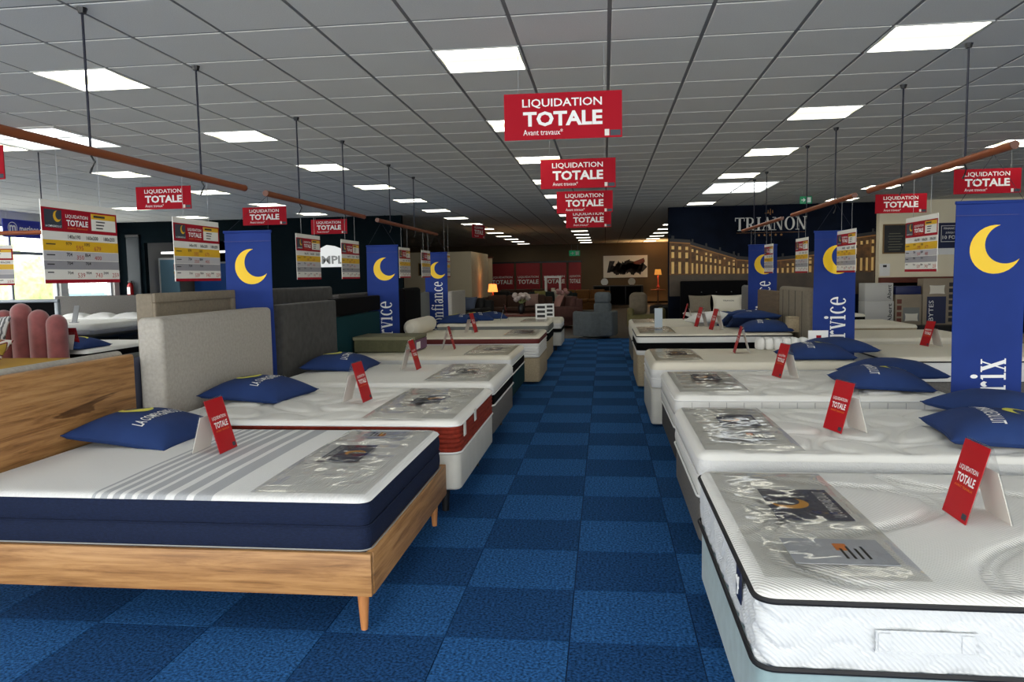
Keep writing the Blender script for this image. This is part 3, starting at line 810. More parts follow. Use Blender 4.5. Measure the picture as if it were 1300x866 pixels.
def leaflet(key, u, v, wu, wv, label, kind='moon', rz=0):
    s, xf, y0, y1, zb, zt, surf = MATT[key]
    p = surf(u, v, 0)
    t = thing('leaflet', label, 'leaflet', (xf+p[0], y0+p[1], zb+p[2]+.0065), rz, 'leaflets under the foot sheets')
    MB().box(-wu/2, wu/2, -wv/2, wv/2, 0, .002).build('card', m_navyc if kind == 'moon' else m_spec, t, smooth=False)
    fn = lambda x, y: (-s*y, s*x, .0026)     # x = reading direction from the aisle, y = up the page
    if kind == 'moon':
        m = MB(); put_moon(m, 0, wu*.18, min(wv*.22, wu*.26), fn); m.build('moon', m_amber, t, smooth=False)
        m = MB(); put_text(m, 'LA COMPAGNIE DU LIT', (-wv*.42, wv*.42, -wu*.44, -wu*.27), fn, .01); m.build('lettering', m_wht, t, smooth=False)
    else:
        m = MB()
        for k in range(4): m.box(-.1*0+(-s)*(-wu*.05-.022*k)-.004, (-s)*(-wu*.05-.022*k)+.004, -wv*.3, wv*.1+.02*(k % 2), .0024, .0028)
        m.build('lettering', m_ink, t, smooth=False)
        MB().box(-s*-.02-.02, -s*-.02+.02, s*wv*.16-.03, s*wv*.16+.03, .0023, .0027).build('energy_chart', m_orange, t, smooth=False)
    return t
NM = {'L1': 'striped navy-sided mattress', 'L2': 'rust-sided mattress', 'L3': 'third bed on the left', 'L4': 'bed with the dark teal base', 'L5': 'red-banded mattress', 'L6': 'sixth bed on the left',
      'R1': 'black-piped mattress in the lower right', 'R2': 'second bed on the right', 'R3': 'grid-stitched mattress', 'R4': 'plump mattress with tall ivory base', 'R5': 'black-banded mattress on the right', 'R6': 'farthest bed on the right'}
SHEETS = [('L1', .03, .52, .05, 1.34), ('L2', .05, .62, .06, 1.3), ('L3', .05, .6, .1, 1.33), ('L4', .05, .55, .1, 1.3), ('L5', .06, .5, .12, 1.3), ('L6', .06, .5, .2, 1.2),
          ('R1', .04, .50, .09, 1.27), ('R2', .04, .52, .06, 1.28), ('R3', .05, .55, .14, 1.3), ('R4', .05, .5, .14, 1.3), ('R5', .05, .5, .1, 1.3), ('R6', .05, .45, .1, 1.2)]
for n_, (k, a, b_, c, d) in enumerate(SHEETS):
    foot_sheet(k, 'clear glossy plastic sheet over the foot of the '+NM[k], a, b_, c, d, n_*3.7)
leaflet('L1', .33, .73, .20, .34, 'navy leaflet with moon on the striped navy-sided mattress')
leaflet('L1', .27, 1.2, .24, .2, 'grey leaflet near the far edge of the striped navy-sided mattress', 'spec')
leaflet('L2', .35, .75, .2, .3, 'navy leaflet with moon on the rust-sided mattress')
leaflet('L3', .33, .75, .2, .3, 'navy leaflet with moon on the third bed on the left')
leaflet('L4', .3, .72, .2, .3, 'dark leaflet on the bed with the dark teal base')
leaflet('L5', .28, .75, .24, .5, 'dark leaflet on the red-banded mattress')
leaflet('R1', .32, .80, .26, .38, 'navy leaflet with amber moon on the black-piped mattress')
leaflet('R1', .30, .30, .30, .22, 'grey product card on the black-piped mattress', 'spec')
leaflet('R2', .32, .82, .22, .34, 'navy leaflet with moon on the second bed on the right')
leaflet('R2', .30, .38, .26, .2, 'grey product card on the second bed on the right', 'spec')
leaflet('R3', .33, .9, .22, .34, 'navy leaflet with moon on the grid-stitched mattress')
leaflet('R4', .3, .8, .2, .34, 'dark leaflet on the plump mattress with tall ivory base')
leaflet('R5', .27, .75, .2, .34, 'dark leaflet on the black-banded mattress on the right')

# ================================================================== PILLOWS
def pillow_fn(w_, d_, h_, seed=0.0, p=2.6):
    def pz(u, v):
        k = max(0, (1-abs(u)**p)*(1-abs(v)**p))
        return h_*k**.55
    def pt(u, v, side, lift=0):
        x = u*w_/2*(1-.10*(1-v*v)**1); y = v*d_/2*(1-.10*(1-u*u)**1)
        z = pz(u, v); wr = .010*noise.noise(Vector((u*2.2+seed, v*2.2, seed)))*(1-u**4)*(1-v**4)
        if side > 0: return (x, y, .02+z*.78+wr+lift)
        return (x, y, .02-min(z, .02)*1.0)
    return pt
def pillow_mesh(name, w_, d_, h_, mat, seed=0.0, n=18):
    pt = pillow_fn(w_, d_, h_, seed)
    b = MB()
    sp = lambda t: math.sin((t-.5)*PI)
    b.grid(n, n, lambda a, c: pt(sp(a), sp(c), 1))
    b2 = MB(flip=True); b2.grid(n, n, lambda a, c: pt(sp(a), sp(c), -1)); b.add(b2.v, b2.f)
    return b.mesh(name, mat, angle=180), pt
PW = .62
PMESH = []
for sd in (1.3, 4.7, 8.1):
    me, pt = pillow_mesh('cover', PW, PW, .15, m_blue, sd)
    fn = lambda x, y, pt=pt: pt(-y/(PW/2), x/(PW/2), 1, .003)      # reads from +x side: right = +y, up = -x
    t1 = MB(); put_text(t1, 'LA COMPAGNIE DU LIT', (-.235, .235, -.115, -.045), fn, .012)
    m1 = MB(); put_moon(m1, .0, .10, .10, fn)
    hem = MB(); N_ = 40
    hem.tube([pt(*q, 1, -.0) for q in [(math.cos(2*PI*k/N_), math.sin(2*PI*k/N_)) for k in range(N_)]] if False else [pt(max(-1, min(1, 1.42*math.cos(2*PI*k/N_))), max(-1, min(1, 1.42*math.sin(2*PI*k/N_))), 1, 0) for k in range(N_)], .003, 5, closed=True)
    PMESH.append((me, t1.mesh('lettering', m_wht, smooth=False), m1.mesh('moon', m_paley, smooth=False), hem.mesh('hem', m_blue)))
def blue_pillow(x, y, z, rz, label, v=0, tilt=(0, 0), blank=False):
    t = thing('pillow', label, 'pillow', (x, y, z), rz, 'royal blue pillows')
    t.rotation_euler = (tilt[0], tilt[1], rz); t.location.z += .002 + (.4*PW*.5*abs(tilt[1]))
    a = PMESH[v % 3]
    ob('cover', a[0], t)
    if not blank:
        ob('lettering', a[1], t); ob('moon', a[2], t)
    ob('hem', a[3], t)
    return t
blue_pillow(-2.56, 3.98, .565, math.radians(-4), 'royal blue moon pillow against the wooden headboard', 0, (0, .10))
blue_pillow(-2.52, 5.30, .59, math.radians(-6), 'royal blue moon pillow below the light grey headboard', 1, (0, .05))
blue_pillow(-2.50, 7.0, .59, math.radians(4), 'royal blue moon pillow below the dark grey velvet headboard', 2, (0, .05))
blue_pillow(-2.5, 12.95, .66, 0, 'blue pillow nearest the white bolster on the sixth left bed', 1)
blue_pillow(-2.3, 13.55, .66, .2, 'blue pillow farther from the bolster on the sixth left bed', 2)
blue_pillow(-2.25, 15.1, .605, .2, 'blue pillow on the farthest left bed', 0)
blue_pillow(2.02, 4.15, .565, PI+math.radians(-8), 'large blue moon pillow at the right edge on the second right bed', 0, (0, -.04))
blue_pillow(2.35, 4.82, .565, PI+.25, 'blue pillow half cut by the right edge beside the Prix banner', 1, (0, -.05), blank=True)
blue_pillow(2.02, 5.92, .58, PI+math.radians(-6), 'blue moon pillow on the grid-stitched mattress, near one of two', 2, (0, -.04))
blue_pillow(2.32, 6.52, .58, PI+.2, 'blue pillow on the grid-stitched mattress, far one beside the Prix banner', 1, blank=True)
blue_pillow(2.0, 7.62, .615, PI, 'blue moon pillow in front of the Service banner, near one', 1)
blue_pillow(2.36, 8.2, .615, PI+.3, 'blue pillow in front of the Service banner, right-hand one', 0, blank=True)
blue_pillow(2.02, 9.98, .70, PI-.1, 'blue pillow nearest in the row of three on the black-banded mattress', 0)
blue_pillow(1.95, 10.44, .765, PI, 'second blue pillow in the row of three on the black-banded mattress', 1, (.3, 0))
blue_pillow(1.92, 10.86, .765, PI+.1, 'third blue pillow in the row of three on the black-banded mattress', 2, (.3, 0))
blue_pillow(2.0, 13.25, .648, PI, 'blue pillow on the farthest right bed below the white pillow', 0)
# ================================================================== TENT CARDS
def tent_meshes():
    w_, h_, d_ = .095, .275, .075
    sl = Vector((-d_, 0, h_)).normalized(); nrm = Vector((h_, 0, d_)).normalized()
    fn = lambda x, y, off=.0045: tuple(Vector((d_, x, 0))+sl*y+nrm*off)
    Lh = math.hypot(d_, h_)
    def slab(x0, x1, y0, y1, o0, o1, mirror=False):
        P = [fn(x0,y0,o0), fn(x1,y0,o0), fn(x1,y1,o0), fn(x0,y1,o0), fn(x0,y0,o1), fn(x1,y0,o1), fn(x1,y1,o1), fn(x0,y1,o1)]
        if mirror: P = [(-p[0], p[1], p[2]) for p in P]
        return MB(flip=mirror).add(P, [(3,2,1,0),(4,5,6,7),(0,1,5,4),(1,2,6,5),(2,3,7,6),(3,0,4,7)])
    fr_ = slab(-w_, w_, 0, Lh, 0, .002).mesh('front_panel', m_acrylic, smooth=False)
    bk = slab(-w_, w_, 0, Lh, 0, .002, True).mesh('back_panel', m_acrylic, smooth=False)
    bc = slab(-w_+.006, w_-.006, .004, Lh*.68, -.003, -.001, True).mesh('back_card', m_board, smooth=False)
    rc = slab(-w_+.004, w_-.004, .003, Lh-.006, .0022, .0042).mesh('red_card', m_redc, smooth=False)
    t_ = MB(); f2 = lambda x, y: fn(x, y, .0047)
    put_text(t_, 'LIQUIDATION', (-.068, .068, .170, .190), f2, .012); put_text(t_, 'TOTALE', (-.064, .068, .128, .160), f2, .03)
    t_ = t_.mesh('lettering', m_wht, smooth=False)
    o_ = MB(); put_text(o_, 'AVANT TRAVAUX', (-.064, .068, .110, .119), f2); o_ = o_.mesh('small_lettering', m_orange, smooth=False)
    l_ = MB(); l_.quad(f2(.05, .015), f2(.082, .015), f2(.082, .035), f2(.05, .035)); l_ = l_.mesh('logo', m_logo, smooth=False)
    return fr_, bk, bc, rc, t_, o_, l_
TM = tent_meshes()
def tent(x, y, z, rz, label, white=False):
    t = thing('tent_card', label, 'sign', (x, y, z+.007), rz, 'red tent cards on the beds')
    ob('front_panel', TM[0], t); ob('back_panel', TM[1], t); ob('back_card', TM[2], t)
    c = ob('red_card', TM[3], t); ob('lettering', TM[4], c); ob('small_lettering', TM[5], c); ob('logo', TM[6], c)
    return t
tent(-2.0, 3.66, .56, 0, 'red liquidation tent card on the striped mattress beside the blue pillow')
tent(-1.71, 5.08, .585, -.05, 'red tent card on the rust-sided mattress')
tent(-1.79, 6.88, .585, 0, 'red tent card on the third bed on the left')
tent(-1.84, 8.85, .58, .08, 'red tent card on the bed with the dark teal base')
tent(-1.9, 10.75, .64, -.12, 'red tent card on the red-banded mattress')
tent(-1.75, 13.3, .655, .16, 'pale tent card on the sixth bed on the left')
tent(1.30, 2.81, .55, PI, 'large red tent card on the black-piped mattress at lower right')
tent(1.30, 4.30, .56, PI+.25, 'red tent card on the second bed on the right')
tent(1.46, 6.40, .575, PI+.18, 'red tent card on the grid-stitched mattress')
tent(1.39, 8.0, .61, PI-.05, 'narrow tent card on the plump mattress with tall ivory base')
tent(1.45, 10.2, .69, PI+.15, 'red tent card on the black-banded mattress, near one')
tent(1.33, 10.8, .69, PI+.15, 'red tent card on the black-banded mattress, far one')
tent(1.42, 13.4, .64, PI, 'tent card on the farthest bed on the right')

# ================================================================== HEADBOARDS
def headboard(x0, x1, y0, y1, z1, m, label, r=.04, z0=.02, extra=None):
    t = thing('headboard', label, 'headboard', ((x0+x1)/2, y0, 0), group='upholstered headboards')
    hx = (x1-x0)/2
    MB().rbox(-hx, hx, 0, y1-y0, z0+.08, z1, r, 4).build('panel', m, t)
    for v in (.2, y1-y0-.2): MB().box(-.02, .02, v-.03, v+.03, 0, z0+.1).build('foot', m_blkplastic, t, smooth=False)
    return t
headboard(-3.0, -2.94, 2.55, 4.36, 1.022, m_ltgrey, 'pale grey headboard back to back with the wooden headboard', .03)
headboard(-3.05, -2.87, 4.66, 6.33, 1.205, m_ltgrey, 'plain light grey upholstered headboard left of the first moon banner', .035)
headboard(-3.165, -3.06, 4.53, 6.1, .94, m_bluegrey, 'slate blue rounded headboard peeking out left of the light grey headboard', .08)
headboard(-3.0, -2.88, 6.56, 7.97, 1.215, m_dkgrey, 'dark grey velvet headboard right of the first moon banner', .02)
t = headboard(-3.0, -2.9, 8.02, 9.65, 1.02, m_dteal, 'dark teal headboard with black upper half left of the Service banner', .03)
MB().rbox(-.05, .05, -.02, 1.66, 1.03, 1.22, .02, 3).build('upper_panel', m_black, t)
t = headboard(-3.33, -3.2, 5.1, 6.3, 1.355, m_taupe, 'tall taupe headboard with raised border behind the light grey one', .012)
b = MB()
for q in ((.0, 1.2, 1.29, 1.36), (.0, .06, .3, 1.29), (1.14, 1.2, .3, 1.29)): b.rbox(.062, .085, *q[:2], *q[2:], .008, 2)
b.build('border', m_taupe, t)
headboard(-3.33, -3.2, 7.1, 8.75, 1.355, m_dkgrey, 'tall charcoal velvet headboard behind the dark grey one', .03)
headboard(-3.33, -3.2, 9.0, 10.4, 1.25, m_dbase, 'low charcoal headboard behind the black-topped teal one', .03)
headboard(-2.98, -2.86, 10.75, 11.75, 1.29, m_black, 'black headboard right of the left Service banner', .05)
headboard(-3.12, -3.04, 12.15, 12.32, 1.2, M('mustard_fabric', (176, 118, 20), .8), 'narrow mustard headboard edge beside the left Confiance banner', .02)
headboard(-3.12, -3.04, 12.36, 13.5, 1.19, m_greyside, 'plain mid grey headboard behind the left Confiance banner', .02)
headboard(-2.96, -2.88, 14.3, 15.7, 1.17, m_ltgrey, 'pale headboard right of the left Confiance banner', .02)
t = headboard(2.36, 2.48, 9.3, 10.8, 1.245, m_taupe, 'taupe channelled headboard behind the right Service banner', .05)
for k in range(4): MB().tube([(-.061, .25+.33*k, .25), (-.061, .25+.33*k, 1.2)], .004, 5).build('seam', m_dbase, t)
t = headboard(2.36, 2.44, 10.9, 12.25, 1.17, M('brown_wood_panel', (104, 86, 66), .6, var=(4, .2, (6, .6, 9))), 'brown wood-look headboard beside the taupe channelled one', .01)
headboard(2.36, 2.46, 12.75, 13.7, 1.22, m_gbase, 'grey headboard behind the right Confiance banner', .05)
# dusty pink shell headboard with bed
t = thing('shell_headboard', 'dusty pink velvet scalloped headboard above the wooden headboard', 'headboard', (-7.05, 8.5, 0))
for k in range(-2, 3):
    h_ = {0: 1.21, 1: 1.13, 2: 1.07, 3: 1.0}[abs(k)]
    b = MB(); pts = [(.231*k, 0, z) for z in (.12, .4, .7, h_-.115)] + [(.231*k, 0, h_-.115+.115*math.sin(a)) for a in (.4, .8, 1.15, 1.4, 1.55)]
    b.tube(pts, [.117]*4+[.117*math.cos(a) for a in (.4, .8, 1.15, 1.4, 1.55)], 16); b.build('channel', m_pink, t)
MB().box(-.55, .55, -.04, .04, 0, .3).build('foot_rail', m_pink, t, smooth=False)
mattress('PK', 'mustard-covered mattress in front of the pink scalloped headboard', 1, -7.85, 6.5, 8.36, .3, .56, [(0, 1, m_white, 0)], M('mustard_cover', (170, 130, 30), .85), q_flat, length=1.6)
box_base('pink bed base in front of the scalloped headboard', 1, -7.85, 6.5, 8.36, .1, .298, m_pink, length=1.6)
def cushion(x, y, z, rz, tilt, w_, h_, mat, label):
    me, pt = pillow_mesh('cover', w_, w_*.8, h_, mat, x)
    t = thing('cushion', label, 'cushion', (x, y, z), rz, 'scatter cushions on the pink bed'); t.rotation_euler = (tilt, 0, rz)
    ob('cover', me, t); return t
def zig_mat():
    m = M('grey_zigzag', (150, 150, 150), .85); nt = m.node_tree; N = nt.nodes; L = nt.links
    tc = N.new('ShaderNodeTexCoord'); wv = N.new('ShaderNodeTexWave'); wv.inputs['Scale'].default_value = 12; wv.inputs['Distortion'].default_value = 4
    L.new(tc.outputs['Object'], wv.inputs[0]); cr = N.new('ShaderNodeValToRGB'); cr.color_ramp.elements[0].position = .4; cr.color_ramp.elements[1].position = .6
    cr.color_ramp.elements[0].color = (.12, .12, .13, 1); cr.color_ramp.elements[1].color = (.6, .6, .6, 1); L.new(wv.outputs[0], cr.inputs[0]); L.new(cr.outputs[0], N['Principled BSDF'].inputs['Base Color'])
    return m
def pattern_mat():
    m = M('retro_petal_print', (180, 150, 40), .85); nt = m.node_tree; N = nt.nodes; L = nt.links
    tc = N.new('ShaderNodeTexCoord'); vo = N.new('ShaderNodeTexVoronoi'); vo.inputs['Scale'].default_value = 5; vo.feature = 'DISTANCE_TO_EDGE'
    L.new(tc.outputs['Object'], vo.inputs[0]); cr = N.new('ShaderNodeValToRGB'); cr.color_ramp.interpolation = 'CONSTANT'; e = cr.color_ramp.elements
    e[0].position = 0; e[0].color = (.7, .66, .6, 1); e[1].position = .06; e[1].color = (.35, .03, .03, 1)
    k = e.new(.1); k.color = (.03, .02, .02, 1); k = e.new(.14); k.color = (.42, .27, .03, 1)
    L.new(vo.outputs['Distance'], cr.inputs[0]); L.new(cr.outputs[0], N['Principled BSDF'].inputs['Base Color'])
    return m
cushion(-7.1, 8.05, .88, 0, 1.2, .5, .13, zig_mat(), 'grey zigzag cushion against the pink headboard')
cushion(-7.1, 7.85, .74, 0, 1.1, .45, .13, M('mustard_velvet', (190, 138, 16), .7, sheen=.3), 'plain mustard cushion in front of the zigzag cushion')
cushion(-6.75, 7.55, .70, .3, .5, .5, .13, pattern_mat(), 'petal-patterned cushion at the bottom of the pink bed')

# second left row
mattress('S1', 'white mattress with black rim behind the pink headboard', 1, -8.3, 8.75, 10.4, .40, .61, [(0, .5, m_greyside, 0), (.5, 1, m_black, 0)], m_white, q_lines, roll=.05)
box_base('grey bed base behind the pink headboard', 1, -8.3, 8.77, 10.38, .06, .398, m_greyside)
blue_pillow(-6.75, 9.0, .615, PI, 'blue pillow on the white mattress behind the pink headboard', 0)
tent(-6.62, 8.75, .61, PI/2, 'pale tent card beside the pink headboard')
# adjustable bed
ab = thing('adjustable_bed', 'black motorised adjustable bed base by the side window', 'bed base', (-9.6, 12.0, 0))
MB().rbox(-.95, .95, 0, 2.0, .48, .56, .02, 2).build('deck', m_blkplastic, ab)
MB().rbox(-.2, .35, .3, 1.6, .05, .46, .03, 2).build('motor_frame', m_blkplastic, ab)
for (x, y) in ((-.8, .15), (.8, .15), (-.8, 1.85), (.8, 1.85)): MB().tube([(x, y, 0), (x, y, .5)], .03, 8).build('leg', m_blkplastic, ab)
mattress('S2', 'grey and white mattress on the adjustable bed by the window', 1, -10.5, 12.0, 13.95, .565, .74, [(0, .6, m_bgr2, 0), (.6, 1, m_white, 0)], m_white, q_flat, length=1.85, roll=.06)
for n_, x in enumerate((-10.1, -9.55, -9.0)):
    me, pt = pillow_mesh('cover', .6, .42, .14, m_wht, n_*2.0)
    t = thing('white_pillow', ['left', 'middle', 'right'][n_]+' white pillow below the grey headboard by the window', 'pillow', (x, 13.6, .745), 0, 'white pillows by the window'); ob('cover', me, t)
headboard(-10.9, -9.0, 14.05, 14.17, 1.19, m_gbase, 'wide grey headboard below the side window', .02)
ph = thing('phone_stand', 'leaning chrome card holder on the bed by the window', 'stand', (-9.35, 12.5, .745))
MB().box(-.06, .06, -.05, .05, 0, .01).build('base', m_metal, ph, smooth=False)
MB().add([(-.05,0,.01),(.05,0,.01),(-.05,.012,.01),(.05,.012,.01),(-.05,.1,.3),(.05,.1,.3),(-.05,.112,.3),(.05,.112,.3)], [(0,1,5,4),(3,2,6,7),(4,5,7,6),(0,4,6,2),(1,3,7,5)]).build('plate', m_metal, ph, smooth=False)
t = thing('framed_headboard', 'black headboard panel with silver frame behind the pink shell', 'headboard', (-9.2, 11.0, 0))
MB().box(-.7, .66, 0, .05, .1, 1.15).build('panel', m_black, t, smooth=False)
MB().rbox(-.76, .72, -.01, .06, 1.15, 1.2, .01, 1).build('frame_top', m_alu, t); MB().rbox(.66, .72, -.01, .06, 0, 1.15, .01, 1).build('frame_side', m_alu, t); MB().rbox(-.76, -.7, -.01, .06, 0, 1.15, .01, 1).build('frame_side', m_alu, t)
mattress('S3', 'white mattress low beside the light grey headboard', -1, -3.37, 4.7, 6.1, .35, .56, [(0, 1, m_bgr2, 0)], m_white, q_lines)
box_base('grey bed base back to back with the light grey headboard', -1, -3.37, 4.72, 6.08, .08, .348, m_greyside)
mattress('S4', 'white mattress back to back with the dark grey velvet headboard', -1, -3.4, 7.1, 8.6, .35, .56, [(0, 1, m_white, 0)], m_white, q_lines)
box_base('grey bed base back to back with the dark grey velvet headboard', -1, -3.4, 7.12, 8.58, .08, .348, m_gbase)

# second right row
def right2(y0, y1, zt, lab, m=m_white, pipm=None, basem=m_gbase, k=''):
    mattress(k, f'{lab} mattress in the far right row', 1, 2.75, y0, y1, .36, zt, [(0, 1, m, 0)], m_cream, q_lines, roll=.05, pip=[(1, .008, m_blackpip)] if pipm else [])
    box_base(f'bed base under the {lab} mattress in the far right row', 1, 2.76, y0+.02, y1-.02, .06, .358, basem)
right2(7.7, 9.1, .60, 'black-edged white', m_white, 1, k='T1')
right2(9.9, 11.3, .60, 'second cream', m_cream, k='T2')
right2(12.0, 13.4, .62, 'third cream', m_beige, k='T3')
right2(14.3, 15.7, .66, 'farthest black-sided', m_black, k='T4')
tent(3.52, 8.75, .60, PI+.1, 'red tent card on the black-edged mattress in the far right row')
tent(3.7, 12.3, .62, PI-.25, 'tent card on the third mattress of the far right row')
t = thing('bench', 'long taupe upholstered bench right of the far right row', 'bench', (5.6, 11.2, 0))
MB().rbox(-.6, .9, 0, .5, .1, .5, .04, 3).build('seat', m_taupe, t)
for x in (-.5, .8):
    for y in (.08, .42): MB().lathe([(.02, 0), (.025, .11)], (x, y, 0), 8).build('leg', m_blkplastic, t)

# bed below the mural
t = headboard(1.72, 3.2, 17.72, 17.9, 1.26, m_black, 'black tufted headboard below the palace mural', .03)
for k in range(3): MB().lathe([(.0, -.0), (.012, .0), (.012, .01), (.004, .014)], (-.28+.33*k, -.004, 1.0), 8).build('button', m_metal, t)
mattress('MU', 'white-covered mattress below the palace mural', 1, 1.75, 15.85, 17.7, .3, .56, [(0, 1, m_black, 0)], m_white, q_flat, length=1.4)
box_base('black bed base below the palace mural', 1, 1.76, 15.87, 17.68, .06, .298, m_black, length=1.38)
for (x, w_, m, lab) in ((2.12, .5, m_taupe, 'taupe pillow on the bed below the palace mural'), (2.72, .68, m_cream, 'cream lettered pillow on the bed below the palace mural')):
    me, pt = pillow_mesh('cover', w_, .42, .16, m, w_)
    t = thing('display_pillow', lab, 'pillow', (x, 17.5, .74), 0, 'pillows below the mural'); t.rotation_euler = (1.25, 0, 0); ob('cover', me, t)
    if w_ > .6:
        tt = MB(); put_text(tt, 'TRIANON', (-.13, .13, .02, .06), lambda a, c, pt=pt, w_=w_: pt(a/(w_/2), c/.21, 1, .004), .01); tt.build('lettering', m_ink, t, smooth=False)
me, pt = pillow_mesh('cover', .75, .6, .2, m_wht, 3.3)
t = thing('white_pillow', 'large white pillow behind the row of three blue pillows', 'pillow', (1.72, 12.55, .65), .2, 'white pillows on the right'); ob('cover', me, t)

# bolster, storage box, samples
t = thing('bolster', 'thick white quilted bolster on the red-banded mattress', 'bolster', (-2.6, 10.62, .645))
n_ = 26; pts = [(0, -.62+1.24*k/n_, .115) for k in range(n_+1)]
MB().tube(pts, [.115*(min(1, .55+.45*math.sin(min(1, min(k, n_-k)/2.5)*PI/2)))*(1-.03*(k % 4 == 0)) for k in range(n_+1)], 20).build('cover', m_cream, t)
t = thing('storage_box', 'olive fabric storage box with purple end below the Service banner', 'box', (-2.45, 8.75, .59))
MB().rbox(-.42, .30, -.28, .28, 0, .17, .012, 2).build('body', M('olive_fabric', (84, 84, 60), .9, var=(30, .1)), t)
MB().rbox(-.43, .305, -.29, .29, .14, .18, .008, 2).build('lid', M('olive_lid', (118, 116, 92), .9), t)
MB().box(.301, .309, -.27, .27, .015, .135).build('end_panel', M('mauve_card', (112, 74, 104), .6), t, smooth=False)
MB().box(.309, .311, -.24, -.06, .03, .11).build('label', m_wht, t, smooth=False)
t = thing('spring_sample', 'white foam spring sample beside the Service banner pillows', 'sample', (1.85, 8.42, .618))
for i in range(6):
    for j in range(2): MB().lathe([(.04, 0), (.045, .02), (.045, .09), (.03, .115), (.012, .12)], (.09*i-.2, .09*j-.05, 0), 10).build('pocket_spring', m_wht, t)
t = thing('card_stand', 'small white card stand with red square behind the spring sample', 'sign', (2.22, 8.3, .618))
MB().box(-.1, .1, 0, .012, 0, .2).build('card', m_wht, t, smooth=False); MB().box(-.02, .03, -.002, 0, .1, .15).build('red_square', m_dkred, t, smooth=False); MB().box(-.1, .1, -.03, .04, 0, .006).build('foot', m_acrylic, t, smooth=False)
t = thing('wooden_box', 'small tan wooden box beside the row of blue pillows', 'box', (2.3, 9.75, .695))
MB().rbox(-.07, .07, -.07, .07, 0, .17, .005, 1).build('body', m_beige, t); MB().rbox(-.074, .074, -.074, .074, .172, .19, .004, 1).build('lid', m_beige, t)
t = thing('leaflet_holder', 'clear acrylic leaflet holder on the foot sheet of the black-banded mattress', 'holder', (.72, 10.45, .705), .3)
MB().box(-.06, .06, -.05, .05, 0, .01).build('base', m_acrylic, t, smooth=False); MB().box(-.055, .055, -.004, .004, .01, .27).build('leaflet', M('pale_blue_card', (176, 190, 200), .3), t, smooth=False)
for (x, y, z, lab) in ((-1.12, 13.5, .67, 'small white price card with dark print on the sixth left bed'), (-1.1, 15.2, .61, 'small white price card on the farthest left bed')):
    t = thing('price_card', lab, 'sign', (x, y, z), group='price cards far left')
    MB().box(-.1, .1, 0, .01, 0, .27).build('card', m_wht, t, smooth=False)
    b = MB()
    for k in range(3): b.box(-.07, .07, -.002, 0, .03+.08*k, .075+.08*k)
    b.build('print', m_ink, t, smooth=False); MB().box(-.1, .1, .01, .06, 0, .006).build('foot', m_wht, t, smooth=False)

# ================================================================== SUSPENDED COPPER RAILS
RZ = 2.19
def rail(x, y0, y1, rods, label):
    t = thing('display_rail', label, 'rail', (x, y0, RZ), group='suspended copper rails')
    MB().tube([(0, 0, 0), (0, y1-y0, 0)], .026, 12).build('bar', m_copper, t)
    for e in (0, y1-y0): MB().tube([(0, e-.006, 0), (0, e+.006, 0)], .027, 12).build('end_cap', M('copper_dark', (92, 46, 24), .4), t)
    for ry in rods:
        MB().tube([(0, ry-y0, .02), (0, ry-y0, CH-RZ)], .007, 6).build('cord', m_cord, t)
        MB().lathe([(.02, -.03), (.026, -.012), (.03, 0)], (0, ry-y0, CH-RZ), 8).build('ceiling_hook', m_blkplastic, t)
        MB().tube([(0, ry-y0, -.025), (.015, ry-y0+.01, -.06), (.0, ry-y0, -.1), (-.012, ry-y0, -.125)], .006, 6).build('hook', m_blkplastic, t)
    return t
rail(-2.91, 3.2, 6.0, (4.12, 5.33), 'copper rail nearest the camera on the left')
rail(-2.91, 6.40, 9.13, (7.14, 8.43), 'middle copper rail of three on the left')
rail(-2.91, 9.68, 13.2, (10.29, 11.64), 'farthest copper rail of three on the left')
rail(2.5, 5.1, 7.7, (5.75, 6.91), 'copper rail nearest the camera on the right')
rail(2.5, 8.12, 10.7, (8.79, 9.97), 'middle copper rail of three on the right')
rail(2.5, 11.3, 14.4, (12.37, 13.34), 'farthest copper rail on the right, before the mural lettering')
t = thing('display_rail', 'copper rail running sideways in front of the blue shop banner', 'rail', (-8.6, 8.4, 2.05), group='suspended copper rails')
MB().tube([(-1.2, 0, 0), (2.05, 0, 0)], .026, 10).build('bar', m_copper, t)
for x in (-.6, 2.0): MB().tube([(x, 0, .02), (x, 0, CH-2.05)], .007, 6).build('cord', m_cord, t)

